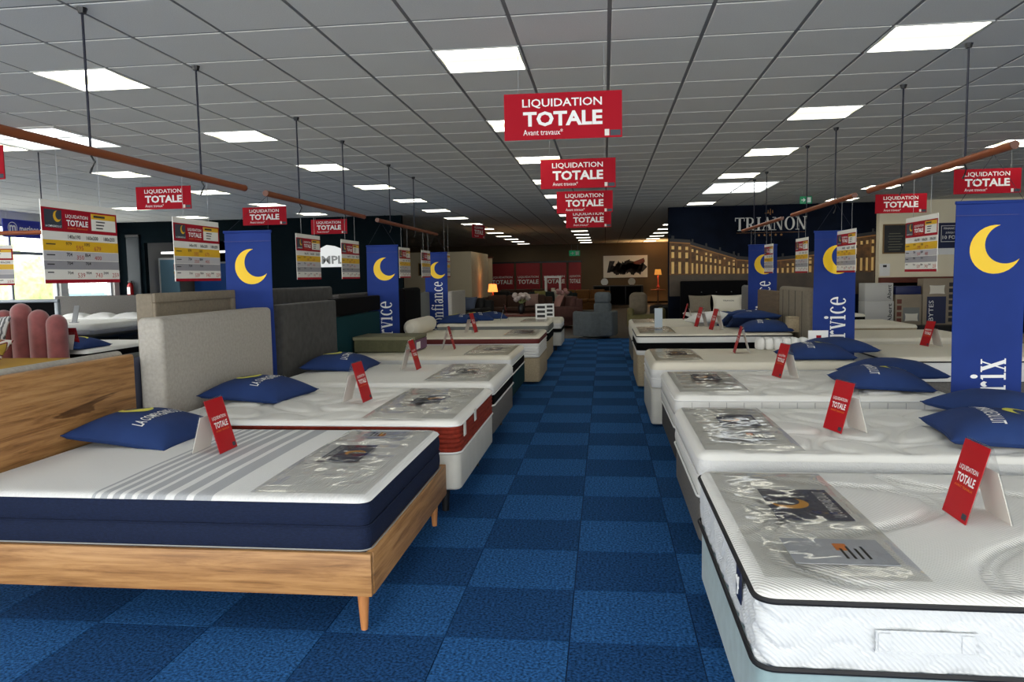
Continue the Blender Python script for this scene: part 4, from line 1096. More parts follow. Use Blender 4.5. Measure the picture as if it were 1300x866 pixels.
# ================================================================== HANGING PRICE BOARDS (face +x in own frame)
def board_meshes(left):
    W_, H_ = .62, .44
    out = {}
    fn = lambda x, y, o=.004: (o, x, y)
    def rect(x0, x1, y0, y1, o=.0035): return MB().quad(fn(x0,y0,o), fn(x1,y0,o), fn(x1,y1,o), fn(x0,y1,o))
    hw = W_/2
    out['panel'] = MB().box(-.0025, .0025, -hw, hw, 0, H_).mesh('panel', m_board, smooth=False)
    out['header'] = MB().box(.0026, .0036, -hw, hw, .278, .402).mesh('header', m_dkred, smooth=False)
    out['footer'] = MB().box(.0026, .0036, -hw, hw, 0, .02).mesh('footer', m_dkred, smooth=False)
    out['logo'] = MB().box(.0037, .0045, -hw+.02, -hw+.15, .296, .392).mesh('logo', m_logo, smooth=False)
    f5 = lambda x, y: fn(x, y, .005)
    m = MB(); put_moon(m, -hw+.115, .358, .03, f5); out['moon'] = m.mesh('moon', m_byel, smooth=False)
    m = MB(); put_text(m, 'LIQUIDATION', (-hw+.18, -hw+.36, .352, .374), f5, .01); put_text(m, 'TOTALE', (-hw+.185, -hw+.36, .312, .345), f5, .03)
    m2 = MB(); put_text(m2, 'LA COMPAGNIE DU LIT', (-hw+.025, -hw+.145, .3, .31), f5, .01); out['logotext'] = m2.mesh('logo_lettering', m_wht, smooth=False)
    out['lettering'] = m.mesh('lettering', m_wht, smooth=False)
    m = MB(); put_text(m, 'AVANT TRAVAUX', (-hw+.19, -hw+.355, .296, .303), f5); out['small'] = m.mesh('small_lettering', m_orange, smooth=False)
    m = MB(); m.box(.0037, .0045, .08, hw-.015, .297, .392); out['plate'] = m.mesh('name_plate', m_board, smooth=False)
    m = MB(); m.box(.0046, .0052, .08, hw-.015, .362, .392); out['plate_head'] = m.mesh('name_strip', m_byel, smooth=False)
    for k, (z0, z1, mt) in enumerate(((.175, .232, m_byel), (.125, .172, m_bgr1), (.075, .122, m_bgr2), (.027, .068, m_board))):
        out['strip%d' % k] = MB().box(.0026, .0034, -hw, hw, z0, z1).mesh('price_strip', mt, smooth=False)
    m = MB()
    for k, s_ in enumerate(('140x190', '160x200', '180x200')): put_text(m, s_, (-.12+.15*k, -.02+.15*k, .242, .264), f5, .01)
    for r_, z in enumerate((.2, .143, .093, .05)):
        m.box(.0046, .005, -hw+.02, -hw+.09-.008*r_, z+.006, z+.012)
    for r_, row in enumerate((('979', '1095'), ('704', '864'), ('704', '764'), ('704', '904', '344'))):
        for k, s_ in enumerate(row): put_text(m, s_, (-.14+.15*k, -.095+.15*k, (.206, .146, .1, .048)[r_], (.224, .166, .117, .064)[r_]), f5, .01)
    m.box(.0053, .0056, .1, .2, .372, .384)
    for k in range(3): m.box(.0046, .005, .12, .2-.01*k, .345-.018*k, .352-.018*k)
    out['ink'] = m.mesh('handwriting', m_ink, smooth=False)
    m = MB()
    for r_, row in enumerate((('595', '679'), ('350', '400'), (), ('539', '743', '259'))):
        for k, s_ in enumerate(row): put_text(m, s_, (-.06+.15*k, -.0+.15*k, (.182, .13, .1, .03)[r_], (.207, .153, .117, .056)[r_]), f5, .0)
    out['redink'] = m.mesh('sale_prices', m_redink, smooth=False)
    return out
BMs = board_meshes(True)
def price_board(x, y, z, rz, label, wires=True, wz=None):
    t = thing('price_board', label, 'price board', (x, y, z), rz, 'hanging price boards')
    ob('panel', BMs['panel'], t); hd_ = ob('header', BMs['header'], t); ob('footer', BMs['footer'], t)
    lg = ob('logo', BMs['logo'], hd_); pl = ob('name_plate', BMs['plate'], hd_)
    ob('moon', BMs['moon'], hd_); ob('logo_lettering', BMs['logotext'], hd_); ob('lettering', BMs['lettering'], hd_); ob('small_lettering', BMs['small'], hd_); ob('name_strip', BMs['plate_head'], hd_)
    for k in range(4): ob('price_strip', BMs['strip%d' % k], t)
    ob('handwriting', BMs['ink'], t)['kind'] = 'stuff'; ob('sale_prices', BMs['redink'], t)
    wz_ = (wz or RZ)-z
    for v in (-.17, .17):
        MB().tube([(0, v, .43), (0, v, wz_)], .0012, 4).build('wire', m_wire, t)
    return t
for n_, (y, lab) in enumerate(((4.0, 'largest hanging price board, at the left edge before the side windows'), (5.23, 'hanging price board just left of the first moon banner'), (7.32, 'hanging price board left of the white wall sign with grey letters'), (8.58, 'hanging price board right of the white wall sign with grey letters'), (11.0, 'small hanging price board right of the left Service banner'), (12.35, 'hanging price board left of the left Confiance banner'), (14.0, 'hanging price board right of the left Confiance banner'))):
    price_board(-2.91, y, 1.44, 0, lab, wz=CH if n_ == 6 else None)
for y, lab in ((6.46, 'hanging price board before the cream wall'), (8.36, 'hanging price board overlapping the right Service banner'), (10.17, 'hanging price board before the mural, between two banners'), (12.15, 'hanging price board overlapping the right Confiance banner'), (13.4, 'hanging price board farthest right before the mural')):
    price_board(2.5, y, 1.42, PI, lab)
t = price_board(-6.75, 7.6, 1.43, -1.0, 'pale price board cut by the left edge below the blue shop banner', wz=CH)
price_board(-9.9, 17.3, 1.45, -.9, 'small price board beside the opening to the side room', wz=CH)

# ================================================================== MOON BANNERS (face -y)
def banner(x, y, wd, word, ztop_word, length, label, moonr=.16, tx=0):
    t = thing('banner', label, 'banner', (x, y, .45), group='royal blue moon banners')
    H_ = 1.415; hw = wd/2
    b = MB()
    cur = lambda a, z: .012*math.sin(a*7+z*3+y)*.5 + .006*math.sin(z*5+y*2)
    n, m_ = 8, 14
    fr_ = lambda u, v: (-hw+wd*u, cur(-hw+wd*u, v*H_)-.003, v*H_)
    b.grid(n, m_, fr_); b2 = MB(flip=True); b2.grid(n, m_, lambda u, v: (-hw+wd*u, cur(-hw+wd*u, v*H_)+.001, v*H_)); b.add(b2.v, b2.f)
    b.build('cloth', m_banner, t, angle=180)
    MB().tube([(-hw-.005, cur(0, H_)-.001, H_), (hw+.005, cur(0, H_)-.001, H_)], .012, 8).build('top_rod', m_banner, t)
    MB().box(-hw, hw, -.014, -.008, H_-.085, H_-.08).build('seam', M('banner_seam', (18, 34, 112), .5), t, smooth=False)
    fn = lambda a, z: (a, cur(a, z)-.0055, z)
    m = MB(); put_moon(m, .03, 1.11, .36*wd, fn); m.build('moon', m_yellow, t, smooth=False)
    # word reads bottom to top, letters' tops to the left
    zt_ = ztop_word-.45
    fw = lambda a, c: fn(hw*.55-c, zt_-length+a)
    m = MB(); put_serif(m, word, (0, length, 0, .52*wd), fw); m.build('lettering', m_wht, t, smooth=False)
    for sx in (-1, 1): MB().tube([(sx*hw*.9, 0, H_), (tx, 0, RZ-.45-.02)], .0015, 4).build('string', m_cord, t)
    return t
banner(-3.11, 6.43, .43, 'Prix', .62, .42, 'moon banner between the light and dark grey headboards on the left', tx=.2)
banner(-2.91, 9.85, .42, 'Service', 1.14, .68, 'left Service banner behind the olive storage box')
banner(-2.91, 13.1, .40, 'Confiance', 1.37, .86, 'left Confiance banner, farthest on the left')
banner(2.5, 5.35, .44, 'Prix', .85, .34, 'large Prix moon banner at the right edge')
banner(2.5, 8.75, .44, 'Service', 1.16, .68, 'right Service banner behind two blue pillows')
banner(2.5, 12.6, .44, 'Confiance', 1.30, .86, 'right Confiance banner, farthest on the right')

# ================================================================== RED HANGING SIGNS (face -y)
def sign_meshes():
    W_, H_ = .8, .31; hw = W_/2
    fn = lambda x, y: (x, -.006, y)
    o = {}
    o['panel'] = MB().box(-hw, hw, -.005, .005, 0, H_).mesh('panel', m_red, smooth=False)
    m = MB(); put_text(m, 'LIQUIDATION', (-.275, .265, .208, .272), fn, .012); put_text(m, 'TOTALE', (-.27, .268, .088, .188), fn, .035); put_text(m, 'Avant travaux*', (-.27, 0, .03, .07), fn)
    o['lettering'] = m.mesh('lettering', m_wht, smooth=False)
    o['logo'] = MB().box(.32, .39, -.0065, -.0055, .012, .05).mesh('logo', m_logo, smooth=False)
    o['seal'] = MB().box(.283, .313, -.0065, -.0055, .012, .055).mesh('seal', m_board, smooth=False)
    m = MB()
    for sx in (-.3, .28): m.tube([(sx, 0, H_), (sx, 0, CH-2.36)], .0012, 4)
    o['w'] = None
    return o
SMs = sign_meshes()
wm = MB().tube([(0, 0, 0), (0, 0, CH-2.36-.31)], .0012, 4).mesh('wire', m_wire)
def red_sign(x, y, z, rz, label):
    t = thing('hanging_sign', label, 'sign', (x, y, z), rz, 'red liquidation signs')
    ob('panel', SMs['panel'], t); ob('lettering', SMs['lettering'], t); ob('logo', SMs['logo'], t); ob('seal', SMs['seal'], t)
    for sx in (-.3, .28):
        MB().tube([(sx, 0, .31), (sx, 0, CH-z)], .0012, 4).build('wire', m_wire, t)
for k, (y, rz) in enumerate(((5.31, .02), (8.31, .0), (11.1, .0), (13.8, 0))):
    red_sign(-.275, y, (2.365, 2.365, 2.325, 2.28)[k], rz, f'red liquidation sign above the aisle, {ORD[k]} of four from the camera')
red_sign(-5.92, 6.58, 2.415, 0, 'red liquidation sign cut off by the left edge')
red_sign(-6.0, 9.96, 2.435, 0, 'red liquidation sign left of the first moon banner, nearest full one on the left')
red_sign(-5.9, 12.89, 2.405, 0, 'red liquidation sign just above the first moon banner')
red_sign(-5.9, 16.05, 2.415, 0, 'red liquidation sign farthest on the left before the dark wall')
red_sign(4.83, 10.48, 2.385, 0, 'red liquidation sign above the large Prix banner')
red_sign(4.83, 13.33, 2.365, 0, 'red liquidation sign above the cream wall pictures')
red_sign(-2.95, 18.0, 2.35, 1.35, 'red sign seen almost edge-on near the back hall')

# ================================================================== WALL PRINTS AND FITTINGS
mw_ = bpy.data.objects['wall_mural']
m_gold = M('mural_stone_gold', (96, 62, 24), .6, var=(7, .6)); m_goldl = M('mural_lit_window', (238, 196, 120), .6); m_roof = M('mural_roof', (34, 32, 34), .6); m_sq = M('mural_square', (66, 52, 34), .5, var=(3, .4)); m_goldd = M('mural_cornice', (150, 102, 42), .5)
YM = 18.392
def mq(b, x0, x1, za0, zb0, za1, zb1, o=0): b.quad((x0, YM-o, za0), (x1, YM-o, za1), (x1, YM-o, zb1), (x0, YM-o, zb0))
stone, win, roof, corn, sqr = MB(), MB(), MB(), MB(), MB()
mrn = random.Random(3)
def wing(xa, xb, top_a, top_b, n, base=1.40, rows=3):
    """a run of lit bays, roof line going from top_a at xa to top_b at xb"""
    T = lambda x: top_a+(top_b-top_a)*(x-xa)/(xb-xa)
    mq(stone, xa, xb, base, T(xa)-.1, base, T(xb)-.1)
    mq(roof, xa, xb, T(xa)-.1, T(xa)-.02, T(xb)-.1, T(xb)-.02)
    mq(corn, xa, xb, T(xa)-.12, T(xa)-.095, T(xb)-.12, T(xb)-.095, .001)
    for k in range(n):
        c = xa+(xb-xa)*(k+.5)/n; w_ = abs(xb-xa)/n*.2; H_ = T(c)-.1-base
        f = ((.04, .40), (.52, .70), (.78, .88))[:rows]
        for qi, (a, b_) in enumerate(f):
          if mrn.random() < (1, .85, .7)[qi]: mq(win, c-w_, c+w_, base+H_*a, base+H_*b_, base+H_*a, base+H_*b_, .002)
        if k % 3 == 0:
            mq(corn, c-w_*2.1, c-w_*1.7, base, base+H_*.9, base, base+H_*.9, .0015)
            mq(roof, c-w_, c+w_, T(c)-.03, T(c)+.05, T(c)-.03, T(c)+.05, .0005)
wing(1.52, 2.0, 2.28, 2.24, 3); wing(2.0, 3.05, 2.2, 1.86, 10); wing(3.05, 3.7, 1.84, 1.78, 6, rows=2)
wing(3.7, 4.5, 1.78, 1.84, 7, rows=2); wing(4.5, 5.35, 1.88, 1.98, 6); wing(5.35, 5.65, 2.15, 2.2, 2); wing(5.65, 6.14, 2.28, 2.34, 4)
mq(sqr, 1.52, 6.14, .9, 1.40, .9, 1.40)
for b_, n_, m in ((stone, 'facade_print', m_gold), (roof, 'roof_print', m_roof), (corn, 'cornice_print', m_goldd), (win, 'lit_window_print', m_goldl), (sqr, 'square_print', m_sq)): b_.build(n_, m, mw_, smooth=False)
b = MB(); put_serif(b, 'TRIANON', (3.01, 4.63, 2.40, 2.70), lambda x, z: (x, 18.39, z)); b.build('lettering', M('silver_print', (206, 204, 200), .4), mw_, smooth=False)
b = MB()
for k in range(5):
    c = (3.56+.125*k, 2.29)
    pts = [(c[0]+(.035 if q % 2 == 0 else .015)*math.sin(q*PI/5), 18.389, c[1]+(.035 if q % 2 == 0 else .015)*math.cos(q*PI/5)) for q in range(10)]
    for q in range(10): b.add([(c[0], 18.389, c[1]), pts[q], pts[(q+1) % 10]], [(0, 2, 1)])
for (x0, z0, w_, h_) in ((3.81, 2.75, .03, .14), (3.76, 2.79, .03, .07), (3.86, 2.79, .03, .07), (3.75, 2.785, .15, .015)): b.quad((x0-w_/2, 18.389, z0), (x0+w_/2, 18.389, z0), (x0+w_/2*.6, 18.389, z0+h_), (x0-w_/2*.6, 18.389, z0+h_))
b.build('gold_emblem', m_goldd, mw_, smooth=False)
b = MB(); b.box(3.05, 4.6, 18.388, 18.39, 2.345, 2.350); b.build('rule_print', m_goldd, mw_, smooth=False)

def framed(name, label, x0, x1, z0, z1, y, art, frm, lines=(), fy=.03, txt=None, cat='picture', grp=None, tm=None):
    t = thing(name, label, cat, ((x0+x1)/2, y, z0), group=grp)
    w_, h_ = (x1-x0)/2, z1-z0
    MB().box(-w_+.02, w_-.02, -fy*.6, 0, .02, h_-.02).build('sheet', art, t, smooth=False)
    b = MB()
    for q in ((-w_, w_, 0, .025), (-w_, w_, h_-.025, h_), (-w_, -w_+.025, .025, h_-.025), (w_-.025, w_, .025, h_-.025)): b.box(q[0], q[1], -fy, 0, q[2], q[3])
    b.build('frame', frm, t, smooth=False)
    if txt:
        b = MB(); fn = lambda x, z: (x, -fy*.6-.002, z)
        for s_, a, c, d, e in txt: put_text(b, s_, (a*w_, c*w_, d*h_, e*h_), fn, .015)
        b.build('lettering', tm or m_wht, t, smooth=False)
    return t
m_darkart = M('dark_poster', (24, 26, 26), .4, var=(5, .6)); m_goldfr = M('gilt_frame', (128, 96, 48), .4)
t = framed('framed_notice', 'black notice in a gilt frame on the cream wall', 6.22, 6.72, 1.80, 2.46, 18.19, m_darkart, m_goldfr)
b = MB()
for k in range(7): b.box(-.12-.02*(k % 2), .12+.03*((k*7) % 3), -.022, -.02, .08+.06*k, .095+.06*k)
b.build('print', M('faint_print', (110, 108, 90), .5), t, smooth=False)
t = framed('finance_sign', 'navy finance sign with white lettering beside the Prix banner', 7.4, 7.92, 1.9, 2.46, 18.19, m_navyc, m_navyc, txt=[('FINANCEZ', -.6, .6, .74, .82), ('JUSQU\'A', -.45, .45, .56, .65), ('10 FOIS', -.68, .68, .36, .5)], cat='sign')
MB().box(-.26, .26, -.03, 0, -.14, 0).build('white_foot', m_wht, t, smooth=False)
b = MB()
for q in ((-.21, .21, .14, .15), (-.21, .21, .49, .5), (-.21, -.2, .15, .49), (.2, .21, .15, .49)): b.box(q[0], q[1], -.022, -.019, q[2], q[3])
b.build('outline', m_wht, t, smooth=False)
t = thing('paper_notice', 'small white paper taped low on the cream wall', 'notice', (6.28, 18.19, 1.3))
MB().box(-.11, .11, -.004, 0, 0, .28).build('sheet', m_wht, t, smooth=False); MB().box(-.04, .04, -.006, -.004, .2, .25).build('print', m_ink, t, smooth=False)

# cartons and displays under the cream wall
def carton(name, label, x0, x1, z0, z1, y, m, dep=.4, word=None, wm=m_ink, grp='cartons below the cream wall'):
    t = thing(name, label, 'box', ((x0+x1)/2, y, z0), group=grp); w_ = (x1-x0)/2
    MB().rbox(-w_, w_, 0, dep, 0, z1-z0, .006, 1).build('carton', m, t)
    if word:
        b = MB(); h_ = z1-z0
        put_text(b, word, (.1*h_, .9*h_, 0, w_*.28), lambda a, c: (w_*.86-c, -.002, a), .01); b.build('lettering', wm, t, smooth=False)
    return t
m_ctn = M('white_carton', (196, 194, 188), .6); m_tan = M('tan_carton', (150, 136, 116), .7, var=(3, .1))
t = thing('plinth', 'low dark plinth under the cartons by the cream wall', 'plinth', (6.3, 16.5, 0)); MB().rbox(-1.1, .95, 0, .6, 0, .28, .01, 1).build('body', m_blkplastic, t); MB().rbox(-1.12, .97, -.02, .62, .281, .30, .004, 1).build('top', m_dbase, t)
carton('carton', 'lower white lettered carton by the cream wall', 5.33, 5.9, .302, .80, 16.52, m_ctn, word='Abert')
carton('carton', 'upper white lettered carton by the cream wall', 5.33, 5.88, .803, 1.17, 16.52, m_ctn, word='Abert')
t = carton('photo_carton', 'tan photo carton between the white cartons and the display', 5.93, 6.44, .302, .93, 16.52, m_tan)
def photo_bits(t, w_, z0, n):
    b = MB()
    for k in range(n): b.box(-w_+.03, -w_+.12, -.003, 0, z0+.03+.13*k, z0+.12+.13*k)
    b.build('picture_strip', m_redwood, t, smooth=False)
    MB().box(-w_+.15, w_-.04, -.003, 0, z0+.06, z0+.34).build('photo', m_greyside, t, smooth=False)
    me, pt = pillow_mesh('pillow_photo', .26, .16, .004, m_cream, 1); o = ob('pillow_photo', me, t, (.06, -.004, z0+.14)); o.rotation_euler = (PI/2, 0, 0); o.scale = (1, 1, .1)
photo_bits(t, .255, .02, 4)
carton('carton', 'navy carton on top of the tan photo carton', 5.93, 6.42, .932, 1.10, 16.52, M('navy_carton', (20, 30, 84), .5))
t = carton('photo_display', 'tall tan photo display right of the cartons', 6.46, 7.1, .302, 1.25, 16.52, m_tan, .3)
MB().box(-.24, .12, -.02, 0, .03, .58).build('navy_panel', m_navyc, t, smooth=False)
b = MB(); put_text(b, 'BYTES', (.08, .5, 0, .09), lambda a, c: (-.12-c, -.022, a)); b.build('lettering', m_wht, t, smooth=False)
b = MB()
for k in range(7): b.box(.18, .27, -.003, 0, .06+.12*k, .14+.12*k)
b.build('picture_strip', m_ink, t, smooth=False)
me, pt = pillow_mesh('pillow_photo', .3, .18, .004, m_cream, 1); o = ob('pillow_photo', me, t, (-.05, -.004, .72)); o.rotation_euler = (PI/2, 0, 0); o.scale = (1, 1, .1)
t = thing('chalk_easel', 'small dark easel sign on the farthest black-sided mattress', 'sign', (4.35, 14.6, .665))
MB().add([(-.13,0,0),(.13,0,0),(.13,.1,.32),(-.13,.1,.32),(-.13,.012,0),(.13,.012,0),(.13,.112,.32),(-.13,.112,.32)], [(0,1,2,3),(7,6,5,4),(0,4,5,1),(3,2,6,7),(0,3,7,4),(1,5,6,2)]).build('board', m_logo, t, smooth=False)
MB().box(-.13, .13, -.01, .09, 0, .006).build('foot', m_beige, t, smooth=False)

# exit signs
def exit_sign(x, y, z0, w_, h_, label):
    t = thing('exit_sign', label, 'sign', (x, y, z0), group='green exit signs')
    MB().rbox(-w_, w_, -.02, .02, 0, h_, .005, 1).build('case', M('exit_green', (16, 92, 62), .4, emit=((20, 110, 70), .35)), t)
    b = MB(); fn = lambda a, c: (a, -.0215, c)
    b.box(-w_*.8, -w_*.1, -.022, -.0205, h_*.45, h_*.56); b.poly([fn(-w_*.45, h_*.2), fn(-w_*.1, h_*.5), fn(-w_*.45, h_*.8)])
    b.box(w_*.2, w_*.8, -.022, -.0205, h_*.15, h_*.85); b.build('pictogram', m_wht, t, smooth=False)
    for sx in (-w_*.6, w_*.6): MB().tube([(sx, 0, h_), (sx, 0, CH-z0)], .003, 4).build('hanger', m_wire, t)
exit_sign(3.87, 15.5, 2.74, .11, .14, 'green exit sign hanging above the mural wall')
exit_sign(-1.4, 36.5, 2.35, .25, .25, 'exit sign far back above the red posters')

# white sign with grey letters, dark wall
t = thing('wall_sign', 'white house-shaped wall sign with grey letters on the dark wall', 'sign', (-6.77, 18.49, 1.74))
MB().add([(-.36,0,0),(.36,0,0),(.36,0,.42),(.1,0,.52),(-.1,0,.55),(-.36,0,.42),(-.36,-.03,0),(.36,-.03,0),(.36,-.03,.42),(.1,-.03,.52),(-.1,-.03,.55),(-.36,-.03,.42)],
  [(0,1,2,3,4,5),(11,10,9,8,7,6),(0,6,7,1),(1,7,8,2),(2,8,9,3),(3,9,10,4),(4,10,11,5),(5,11,6,0)]).build('panel', M('lit_white_sign', (226, 228, 228), .4, emit=((226, 228, 228), .25)), t, smooth=False)
b = MB(); put_text(b, 'IMPL', (-.32, .34, .08, .28), lambda x, z: (x, -.032, z), .03); b.build('lettering', M('grey_letters', (150, 152, 152), .5), t, smooth=False)
# fire extinguishers
def extinguisher(x, y, z, label):
    t = thing('fire_extinguisher', label, 'fire extinguisher', (x, y, z), group='fire extinguishers')
    MB().lathe([(.06, 0), (.075, .02), (.075, .33), (.05, .39), (.025, .41)], (0, 0, 0), 14).build('cylinder', M('extinguisher_red', (150, 14, 18), .35), t)
    MB().rbox(-.05, .05, -.03, .03, .41, .46, .01, 1).build('valve', m_blkplastic, t)
    MB().tube([(.04, 0, .44), (.12, -.02, .4), (.12, -.02, .15)], .012, 6).build('hose', m_blkplastic, t)
    MB().box(-.04, .04, -.078, -.07, .12, .3).build('label', m_wht, t, smooth=False)
    return t
extinguisher(-12.12, 18.38, 1.02, 'fire extinguisher hung on the dark wall beside the side window')
MB().box(-.1, .1, .08, .11, .0, .5).build('bracket', M('backplate_red', (110, 10, 14), .4), [o for o in COL.objects if o.name == 'fire_extinguisher'][0], smooth=False)
extinguisher(-11.9, 17.9, 0, 'fire extinguisher standing low beside the dark wall')
t = thing('blue_pillar', 'narrow slate blue pillar panel on the dark wall', 'pillar', (-12.05, 18.49, 0)); MB().rbox(-.16, .2, -.06, 0, 0, 2.6, .02, 2).build('panel', M('slate_gloss', (26, 36, 42), .6), t); MB().box(-.16, .2, -.07, 0, 2.6, 2.66).build('cap', m_blkplastic, t, smooth=False)
# blue shop banner by the window
t = thing('brand_banner', 'blue shop banner with round white emblem by the side window', 'banner', (-12.2, 14.9, 2.42))
MB().box(-.012, .012, -.52, .52, 0, .37).build('panel', M('banner_bright_blue', (18, 36, 150), .4), t, smooth=False)
b = MB(); fn = lambda y, z: (.0135, y, z)
for k in range(24):
    a0, a1 = 2*PI*k/24, 2*PI*(k+1)/24
    b.quad(fn(-.27+.13*math.cos(a0), .185+.13*math.sin(a0)), fn(-.27+.13*math.cos(a1), .185+.13*math.sin(a1)), fn(-.27+.115*math.cos(a1), .185+.115*math.sin(a1)), fn(-.27+.115*math.cos(a0), .185+.115*math.sin(a0)))
c_ = MB(); put_text(c_, 'm', (-.36, -.18, .12, .25), fn, .03); c_.build('emblem_letter', m_wht, t, smooth=False); b.build('emblem_ring', m_wht, t, smooth=False)
b = MB(); put_text(b, 'merinos', (-.08, .46, .12, .25), fn, .02); b.build('lettering', m_wht, t, smooth=False)
for v in (-.4, .4): MB().tube([(0, v, .37), (0, v, CH-2.42)], .003, 4).build('hanger', m_wire, t)

# side room
t = thing('blue_display_wall', 'bright blue display panel inside the side room', 'display', (-11.2, 21.2, 0))
MB().box(-.75, 1.1, 0, .06, 0, 1.95).build('panel', M('display_blue', (30, 84, 160), .4), t, smooth=False); MB().box(-.75, 1.1, -.05, .1, 1.95, 2.0).build('top_rail', m_alu, t, smooth=False)
t = thing('white_display_frame', 'white framed pale blue panel in the side room', 'display', (-12.0, 20.0, 1.1))
MB().box(-.28, .28, 0, .04, 0, .95).build('panel', M('pale_blue_panel', (120, 160, 180), .4), t, smooth=False)
for q in ((-.3, .3, .95, 1.0), (-.3, -.26, 0, .95)): MB().box(q[0], q[1], -.01, .05, q[2], q[3]).build('frame', m_wht, t, smooth=False)
MB().box(-.28, .28, -.1, .14, -1.1, -.002).build('stand', m_blkplastic, t, smooth=False)
t = thing('batten_light', 'white lit tube lamp hanging in the side room opening', 'lamp', (-10.6, 19.6, 2.2))
MB().box(-1.35, 1.2, -.03, .03, 0, .05).build('tube', M('tube_white', (250, 250, 250), .4, emit=((255, 255, 255), 2)), t, smooth=False)
for x in (-1, .8): MB().tube([(x, 0, .05), (x, 0, CH-2.2)], .006, 5).build('cord', m_cord, t)
t = thing('white_bag', 'white crumpled bag on the floor display before the dark wall', 'bag', (-10.9, 17.2, .0))
MB().rbox(-.3, .3, -.2, .2, .5, 1.0, .08, 4, 3, lambda p: p+Vector((noise.noise(p*5), noise.noise(p*5+Vector((3, 1, 2))), noise.noise(p*6)))*.05).build('bag', m_wht, t)
MB().rbox(-.4, .4, -.3, .3, 0, .5, .02, 2).build('crate', m_dbase, t)

# ================================================================== FURNITURE HALL AT THE BACK
# red posters on the back wall
for k in range(4):
    wd_ = 1.2 if k < 3 else .62
    x = -5.1+1.31*k-(.29 if k == 3 else 0)
    t = thing('red_poster', f'tall dark red liquidation poster on the back wall, {["leftmost", "second", "third", "rightmost narrow"][k]}', 'poster', (x, YB-.03, .12), group='posters on the back wall')
    MB().box(-wd_/2, wd_/2, -.02, 0, 0, 1.95).build('sheet', M('poster_red', (150, 6, 22), .5), t, smooth=False)
    b = MB(); fn = lambda a, c: (a, -.022, c)
    h_ = wd_/2*.86
    put_text(b, 'LIQUIDATION', (-h_, h_, 1.2, 1.32), fn, .01); put_text(b, 'TOTALE', (-h_, h_, .92, 1.14), fn, .03)
    b.build('lettering', m_wht, t, smooth=False)
    MB().box(-wd_/2-.05, wd_/2+.05, -.015, 0, 1.95, 2.03).build('top_frame', m_blkplastic, t, smooth=False)
# big black and white picture
t = framed('wall_picture', 'wide picture of crossing diagonal bands on the back wall', -.05, 2.1, 1.28, 2.36, YB-.01, m_board, m_board)
b = MB(); fn = lambda a, c: (a, -.022, c)
rnd = random.Random(5)
for k in range(16):
    x = -.9+.105*k; b.poly([fn(x, .12+.2*rnd.random()), fn(x+.16, .1+.2*rnd.random()), fn(x+.42*.7+.1, .5+.4*rnd.random()), fn(x+.12, .45+.4*rnd.random())][:4])
b.build('dark_bands', m_ink, t, smooth=False)
b = MB(); b.poly([fn(-.2, .55), fn(.9, .95), fn(.95, .75), fn(0, .3)]); b.build('brown_band', m_redwood, t, smooth=False)

def sofa(x, y, rz, w_, m, label, cush=None, cat='sofa', grp='sofas in the back hall'):
    t = thing('sofa', label, cat, (x, y, 0), rz, grp)
    h = w_/2
    MB().rbox(-h, h, -.42, .42, .08, .36, .04, 3).build('base', m, t)
    n = 1 if w_ < 1.2 else (2 if w_ < 1.9 else 3); iw = w_-.4
    for k in range(n):
        a = -iw/2+iw*k/n
        MB().rbox(a+.005, a+iw/n-.005, -.44, .2, .362, .50, .05, 3).build('seat_cushion', m, t)
        MB().rbox(a+.005, a+iw/n-.005, .12, .34, .45, .86, .07, 3, 0, lambda p: Vector((p.x, p.y+.12*(p.z-.45), p.z))).build('back_cushion', m, t)
    MB().rbox(-h, h, .3, .46, .1, .8, .05, 3).build('backrest', m, t)
    for s_ in (-1, 1): MB().rbox(s_*(h-.2), s_*h, -.42, .44, .1, .6, .06, 3).build('arm', m, t)
    for sx in (-h+.1, h-.1):
        for sy in (-.34, .36): MB().lathe([(.02, 0), (.025, .09)], (sx, sy, 0), 8).build('leg', m_blkplastic, t)
    for q, (cm, cx) in enumerate(cush or ()):
        me, pt = pillow_mesh('scatter_cushion', .42, .42, .14, cm, cx)
        o = ob('scatter_cushion', me, t, (cx, -.0, .70)); o.rotation_euler = (1.15, 0, .1)
    return t
C_ = lambda n, c: M(n, c, .8, var=(12, .12))
br, dk, tl, mu, ol, rs, sd = C_('brown_leather', (70, 42, 28)), C_('black_leather', (18, 17, 17)), C_('petrol_fabric', (22, 36, 38)), C_('ochre_fabric', (112, 70, 20)), C_('olive_chair', (112, 104, 62)), C_('rose_fabric', (84, 50, 44)), C_('sand_fabric', (124, 112, 94))
pl_ = lambda n, c: M('cushion_'+n, c, .8)
sofa(-3.9, 20.6, -.5, 1.6, dk, 'black sofa with pale cushions left in the back hall', [(pl_('pale', (170, 160, 150)), -.4), (pl_('slate', (70, 80, 100)), .3)])
sofa(-2.7, 23.2, 0, 2.2, br, 'brown leather sofa in the middle of the back hall', [(pl_('floral', (150, 120, 110)), .5)])
sofa(-4.6, 29.5, -.2, 2.2, dk, 'black leather sofa before the leftmost red poster')
sofa(-1.9, 27.5, .2, 2.0, tl, 'petrol green sofa with flowered cushions in the back hall', [(pl_('olive', (120, 116, 60)), -.4), (pl_('white', (190, 186, 176)), .3)])
sofa(-.9, 30.5, -.1, 2.2, mu, 'ochre sofa below the narrow red poster')
sofa(-1.25, 21.4, -1.3, 1.7, rs, 'rose brown sofa left of the grey recliner', [(pl_('pink', (176, 130, 120)), 0)])
sofa(-3.6, 33.5, 0, 2.4, br, 'far brown sofa below the second red poster')
sofa(1.75, 20.6, -1.2, .95, dk, 'black leather armchair right of the cream armchair', cat='armchair', grp='armchairs in the back hall')
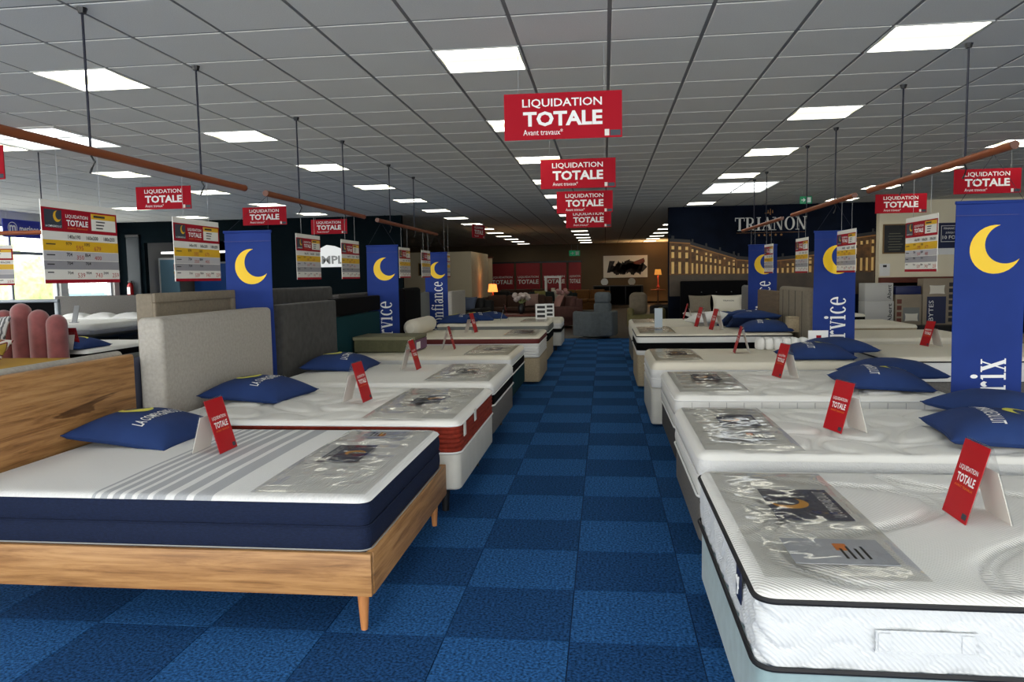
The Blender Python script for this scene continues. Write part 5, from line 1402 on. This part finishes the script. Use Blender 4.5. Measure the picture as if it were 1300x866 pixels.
# cream and olive armchair
t = thing('armchair', 'cream armchair with olive seat left of the mural wall', 'armchair', (1.02, 19.3, 0), group='armchairs in the back hall')
MB().rbox(-.42, .42, -.42, .3, .1, .44, .08, 3).build('seat', ol, t); MB().rbox(-.4, .05, .1, .4, .4, .98, .14, 4, 1).build('backrest', sd, t); MB().rbox(-.46, -.3, -.4, .35, .1, .6, .07, 3).build('arm', ol, t); MB().rbox(.3, .46, -.4, .35, .1, .6, .07, 3).build('arm', ol, t)
for sx in (-.35, .35):
    for sy in (-.34, .24): MB().lathe([(.018, 0), (.022, .11)], (sx, sy, 0), 8).build('leg', m_blkplastic, t)
# grey swivel recliner
m_rec = M('grey_recliner_fabric', (88, 94, 96), .85, var=(16, .12))
t = thing('recliner', 'grey recliner armchair seen from behind at the end of the aisle', 'armchair', (-.24, 17.55, 0), math.radians(-12))
def shell(x0, x1, z0, z1, th=.13):
    b = MB(); n = 14; P = []
    for k in range(n+1):
        a = PI+ (PI*1.0)*k/n
        P.append((math.cos(a), math.sin(a)))
    prof = [(0, z0), (0, z1-.05), (.03, z1-.012), (th*.5, z1), (th-.03, z1-.012), (th, z1-.05), (th, z0)]
    V = []; F_ = []
    for (c, s_) in P:
        for (o, z) in prof: V.append((.5*c*(1-o/.5), .05+.46*s_*(1-o/.5), z))
    m_ = len(prof)
    for i in range(n):
        for j in range(m_-1): F_.append((i*m_+j, (i+1)*m_+j, (i+1)*m_+j+1, i*m_+j+1))
    F_.append(tuple(range(m_))); F_.append(tuple(n*m_+j for j in range(m_))[::-1])
    return b.add(V, F_)
shell(0, 0, .06, .62).build('side_shell', m_rec, t)
MB().rbox(-.36, .36, -.3, .42, .1, .46, .06, 3).build('seat', m_rec, t)
MB().rbox(.12, .50, -.36, .28, .06, .62, .05, 3).build('arm', m_rec, t)
MB().rbox(.06, .44, -.34, -.12, .5, .82, .06, 3).build('backrest', m_rec, t); MB().rbox(.08, .43, -.36, -.12, .80, 1.05, .07, 3).build('headrest', m_rec, t)
MB().lathe([(.36, 0), (.36, .03), (.1, .05), (.1, .11)], (0, 0, 0), 20).build('swivel_base', m_blkplastic, t)

# lamps
def lamp(x, y, z0, h_, m_sh, label, power, table=None, col=(1, .6, .25)):
    t = thing('table_lamp', label, 'lamp', (x, y, z0), group='lit lamps in the back hall')
    MB().lathe([(.09, 0), (.09, .02), (.03, .04), (.07, .14), (.03, .24), (.015, h_-.24)], (0, 0, 0), 14).build('base', M('lamp_base_red', (120, 34, 24), .3), t)
    b = MB(); n = 18
    r0, r1 = .17, .13
    V = [(r*math.cos(2*PI*k/n), r*math.sin(2*PI*k/n), z) for r, z in ((r0, h_-.26), (r1, h_), (r1-.006, h_), (r0-.006, h_-.26)) for k in range(n)]
    b.add(V, [(i*n+k, i*n+(k+1) % n, ((i+1) % 4)*n+(k+1) % n, ((i+1) % 4)*n+k) for i in range(4) for k in range(n)]); b.build('shade', m_sh, t)
    l = bpy.data.lights.new('lamp_bulb', 'POINT'); l.energy = power; l.color = col; l.shadow_soft_size = .05
    o = bpy.data.objects.new('lamp_bulb', l); COL.objects.link(o); o.parent = t; o.location = (0, 0, h_-.1)
m_shade = M('lit_shade', (240, 190, 130), .7, emit=((255, 140, 60), 1.2)); m_shade2 = M('amber_shade', (180, 120, 70), .7, emit=((255, 170, 70), .35))
def side_table(x, y, h_, r, label):
    t = thing('side_table', label, 'table', (x, y, 0), group='side tables in the back hall')
    MB().lathe([(r, h_-.03), (r, h_)], (0, 0, 0), 18).build('top', m_redwood, t)
    MB().lathe([(.18, 0), (.18, .02), (.03, .04), (.03, h_-.03)], (0, 0, 0), 12).build('pedestal', m_blkplastic, t)
side_table(-3.75, 25.6, .56, .3, 'round side table under the orange lamp'); lamp(-3.75, 25.6, .56, .62, m_shade, 'small orange lit lamp left in the back hall', 6)
side_table(2.5, 36.6, .7, .35, 'round side table under the amber lamp'); lamp(2.5, 36.6, .7, .95, m_shade2, 'amber lamp glowing against the back wall beside the mural wall', 130)
# dark cabinet, white lantern, flowers, small furniture
t = thing('sideboard', 'long black sideboard below the wide picture', 'sideboard', (.6, 34.5, 0)); MB().rbox(-1.1, 1.1, -.25, .25, .06, .95, .01, 1).build('body', m_blkplastic, t)
for k in range(3): MB().box(-1.05+.7*k, -.4+.7*k, -.262, -.251, .12, .9).build('door', m_black, t, smooth=False)
for x in (-1, 1): MB().box(x-.04, x+.04, -.2, .2, 0, .06).build('foot', m_blkplastic, t, smooth=False)
for k, (x, m, lab) in enumerate(((.0, m_wht, 'white plate standing on the black sideboard, left'), (1.2, m_cream, 'cream clock standing on the black sideboard, right'))):
    t = thing('ornament', lab, 'ornament', (x, 34.4, .955)); MB().tube([(0, -.02, .16), (0, .02, .16)], .16, 20).build('disc', m, t); MB().box(-.08, .08, -.06, .06, 0, .02).build('stand', m_redwood, t, smooth=False)
t = thing('lantern', 'white tall lantern before the red posters', 'lantern', (-1.95, 29.2, .56)); 
for (a, c) in ((-.27, -.2), (.27, -.2), (-.27, .2), (.27, .2)): MB().box(a-.03, a+.03, c-.03, c+.03, .06, .78).build('post', m_wht, t, smooth=False)
MB().box(-.32, .32, -.25, .25, 0, .06).build('base', m_wht, t, smooth=False); MB().box(-.32, .32, -.25, .25, .78, .86).build('roof', m_wht, t, smooth=False); MB().lathe([(.08, .06), (.08, .4)], (0, 0, 0), 12).build('candle', m_cream, t)
t = thing('console', 'dark console under the white lantern', 'table', (-1.95, 29.2, 0)); MB().box(-.5, .5, -.27, .27, .5, .555).build('top', m_redwood, t, smooth=False)
for (a, c) in ((-.45, -.22), (.45, -.22), (-.45, .22), (.45, .22)): MB().box(a-.025, a+.025, c-.025, c+.025, 0, .5).build('leg', m_redwood, t, smooth=False)
def flowers(x, y, z, m, label, seedn):
    t = thing('flower_vase', label, 'flowers', (x, y, z), group='flower vases in the back hall')
    MB().lathe([(.05, 0), (.09, .08), (.09, .18), (.05, .26), (.06, .28)], (0, 0, 0), 12).build('vase', m_blkplastic, t)
    r = random.Random(seedn)
    for k in range(11):
        a, rr, hh = r.random()*6.28, .2*math.sqrt(r.random()), .36+.16*r.random()
        p = (rr*math.cos(a), rr*math.sin(a), hh)
        fl_ = MB().lathe([(.01, -.05), (.06, -.02), (.08, .02), (.05, .06), (.01, .07)], p, 7).build('blossom', m, t)
        MB().tube([(0, 0, .26), p], .006, 4, cap=False).build('stem', m_leaf, fl_)
def low_table(x, y, label, m=m_redwood):
    t = thing('coffee_table', label, 'table', (x, y, 0), group='coffee tables in the back hall')
    MB().rbox(-.5, .5, -.3, .3, .38, .43, .01, 1).build('top', m, t)
    for (a, c) in ((-.44, -.24), (.44, -.24), (-.44, .24), (.44, .24)): MB().box(a-.03, a+.03, c-.03, c+.03, 0, .38).build('leg', m, t, smooth=False)
low_table(-2.2, 20.2, 'wooden coffee table with white flowers in the back hall'); flowers(-2.2, 20.2, .432, pl_('blossom_white', (206, 190, 182)), 'white flowers in a dark vase on the coffee table', 3)
low_table(-1.35, 24.9, 'coffee table with pink flowers in the back hall'); flowers(-1.35, 24.9, .432, pl_('blossom_pink', (196, 150, 150)), 'pink flowers in a dark vase in front of the petrol sofa', 8)
# framed prints on the pale partition
framed('framed_print', 'small framed car drawing on the pale partition', -6.5, -6.16, 1.46, 1.96, 23.99, m_board, m_goldfr, txt=[('* * *', -.6, .6, .55, .8)], tm=m_ink)
framed('framed_print', 'dark square framed print on the pale partition', -5.9, -5.6, 1.5, 1.9, 23.99, m_darkart, m_goldfr)
t = thing('curtain_sample', 'warm lit fabric sample hanging at the end of the pale partition', 'fabric', (-4.25, 27.62, 0)); MB().box(-.2, .2, 0, .04, .1, 2.1).build('cloth', m_beige, t, smooth=False); MB().box(-.24, .24, -.02, .06, 2.1, 2.14).build('rod', m_redwood, t, smooth=False); MB().box(-.24, .24, -.1, .14, 0, .1).build('foot', m_redwood, t, smooth=False)
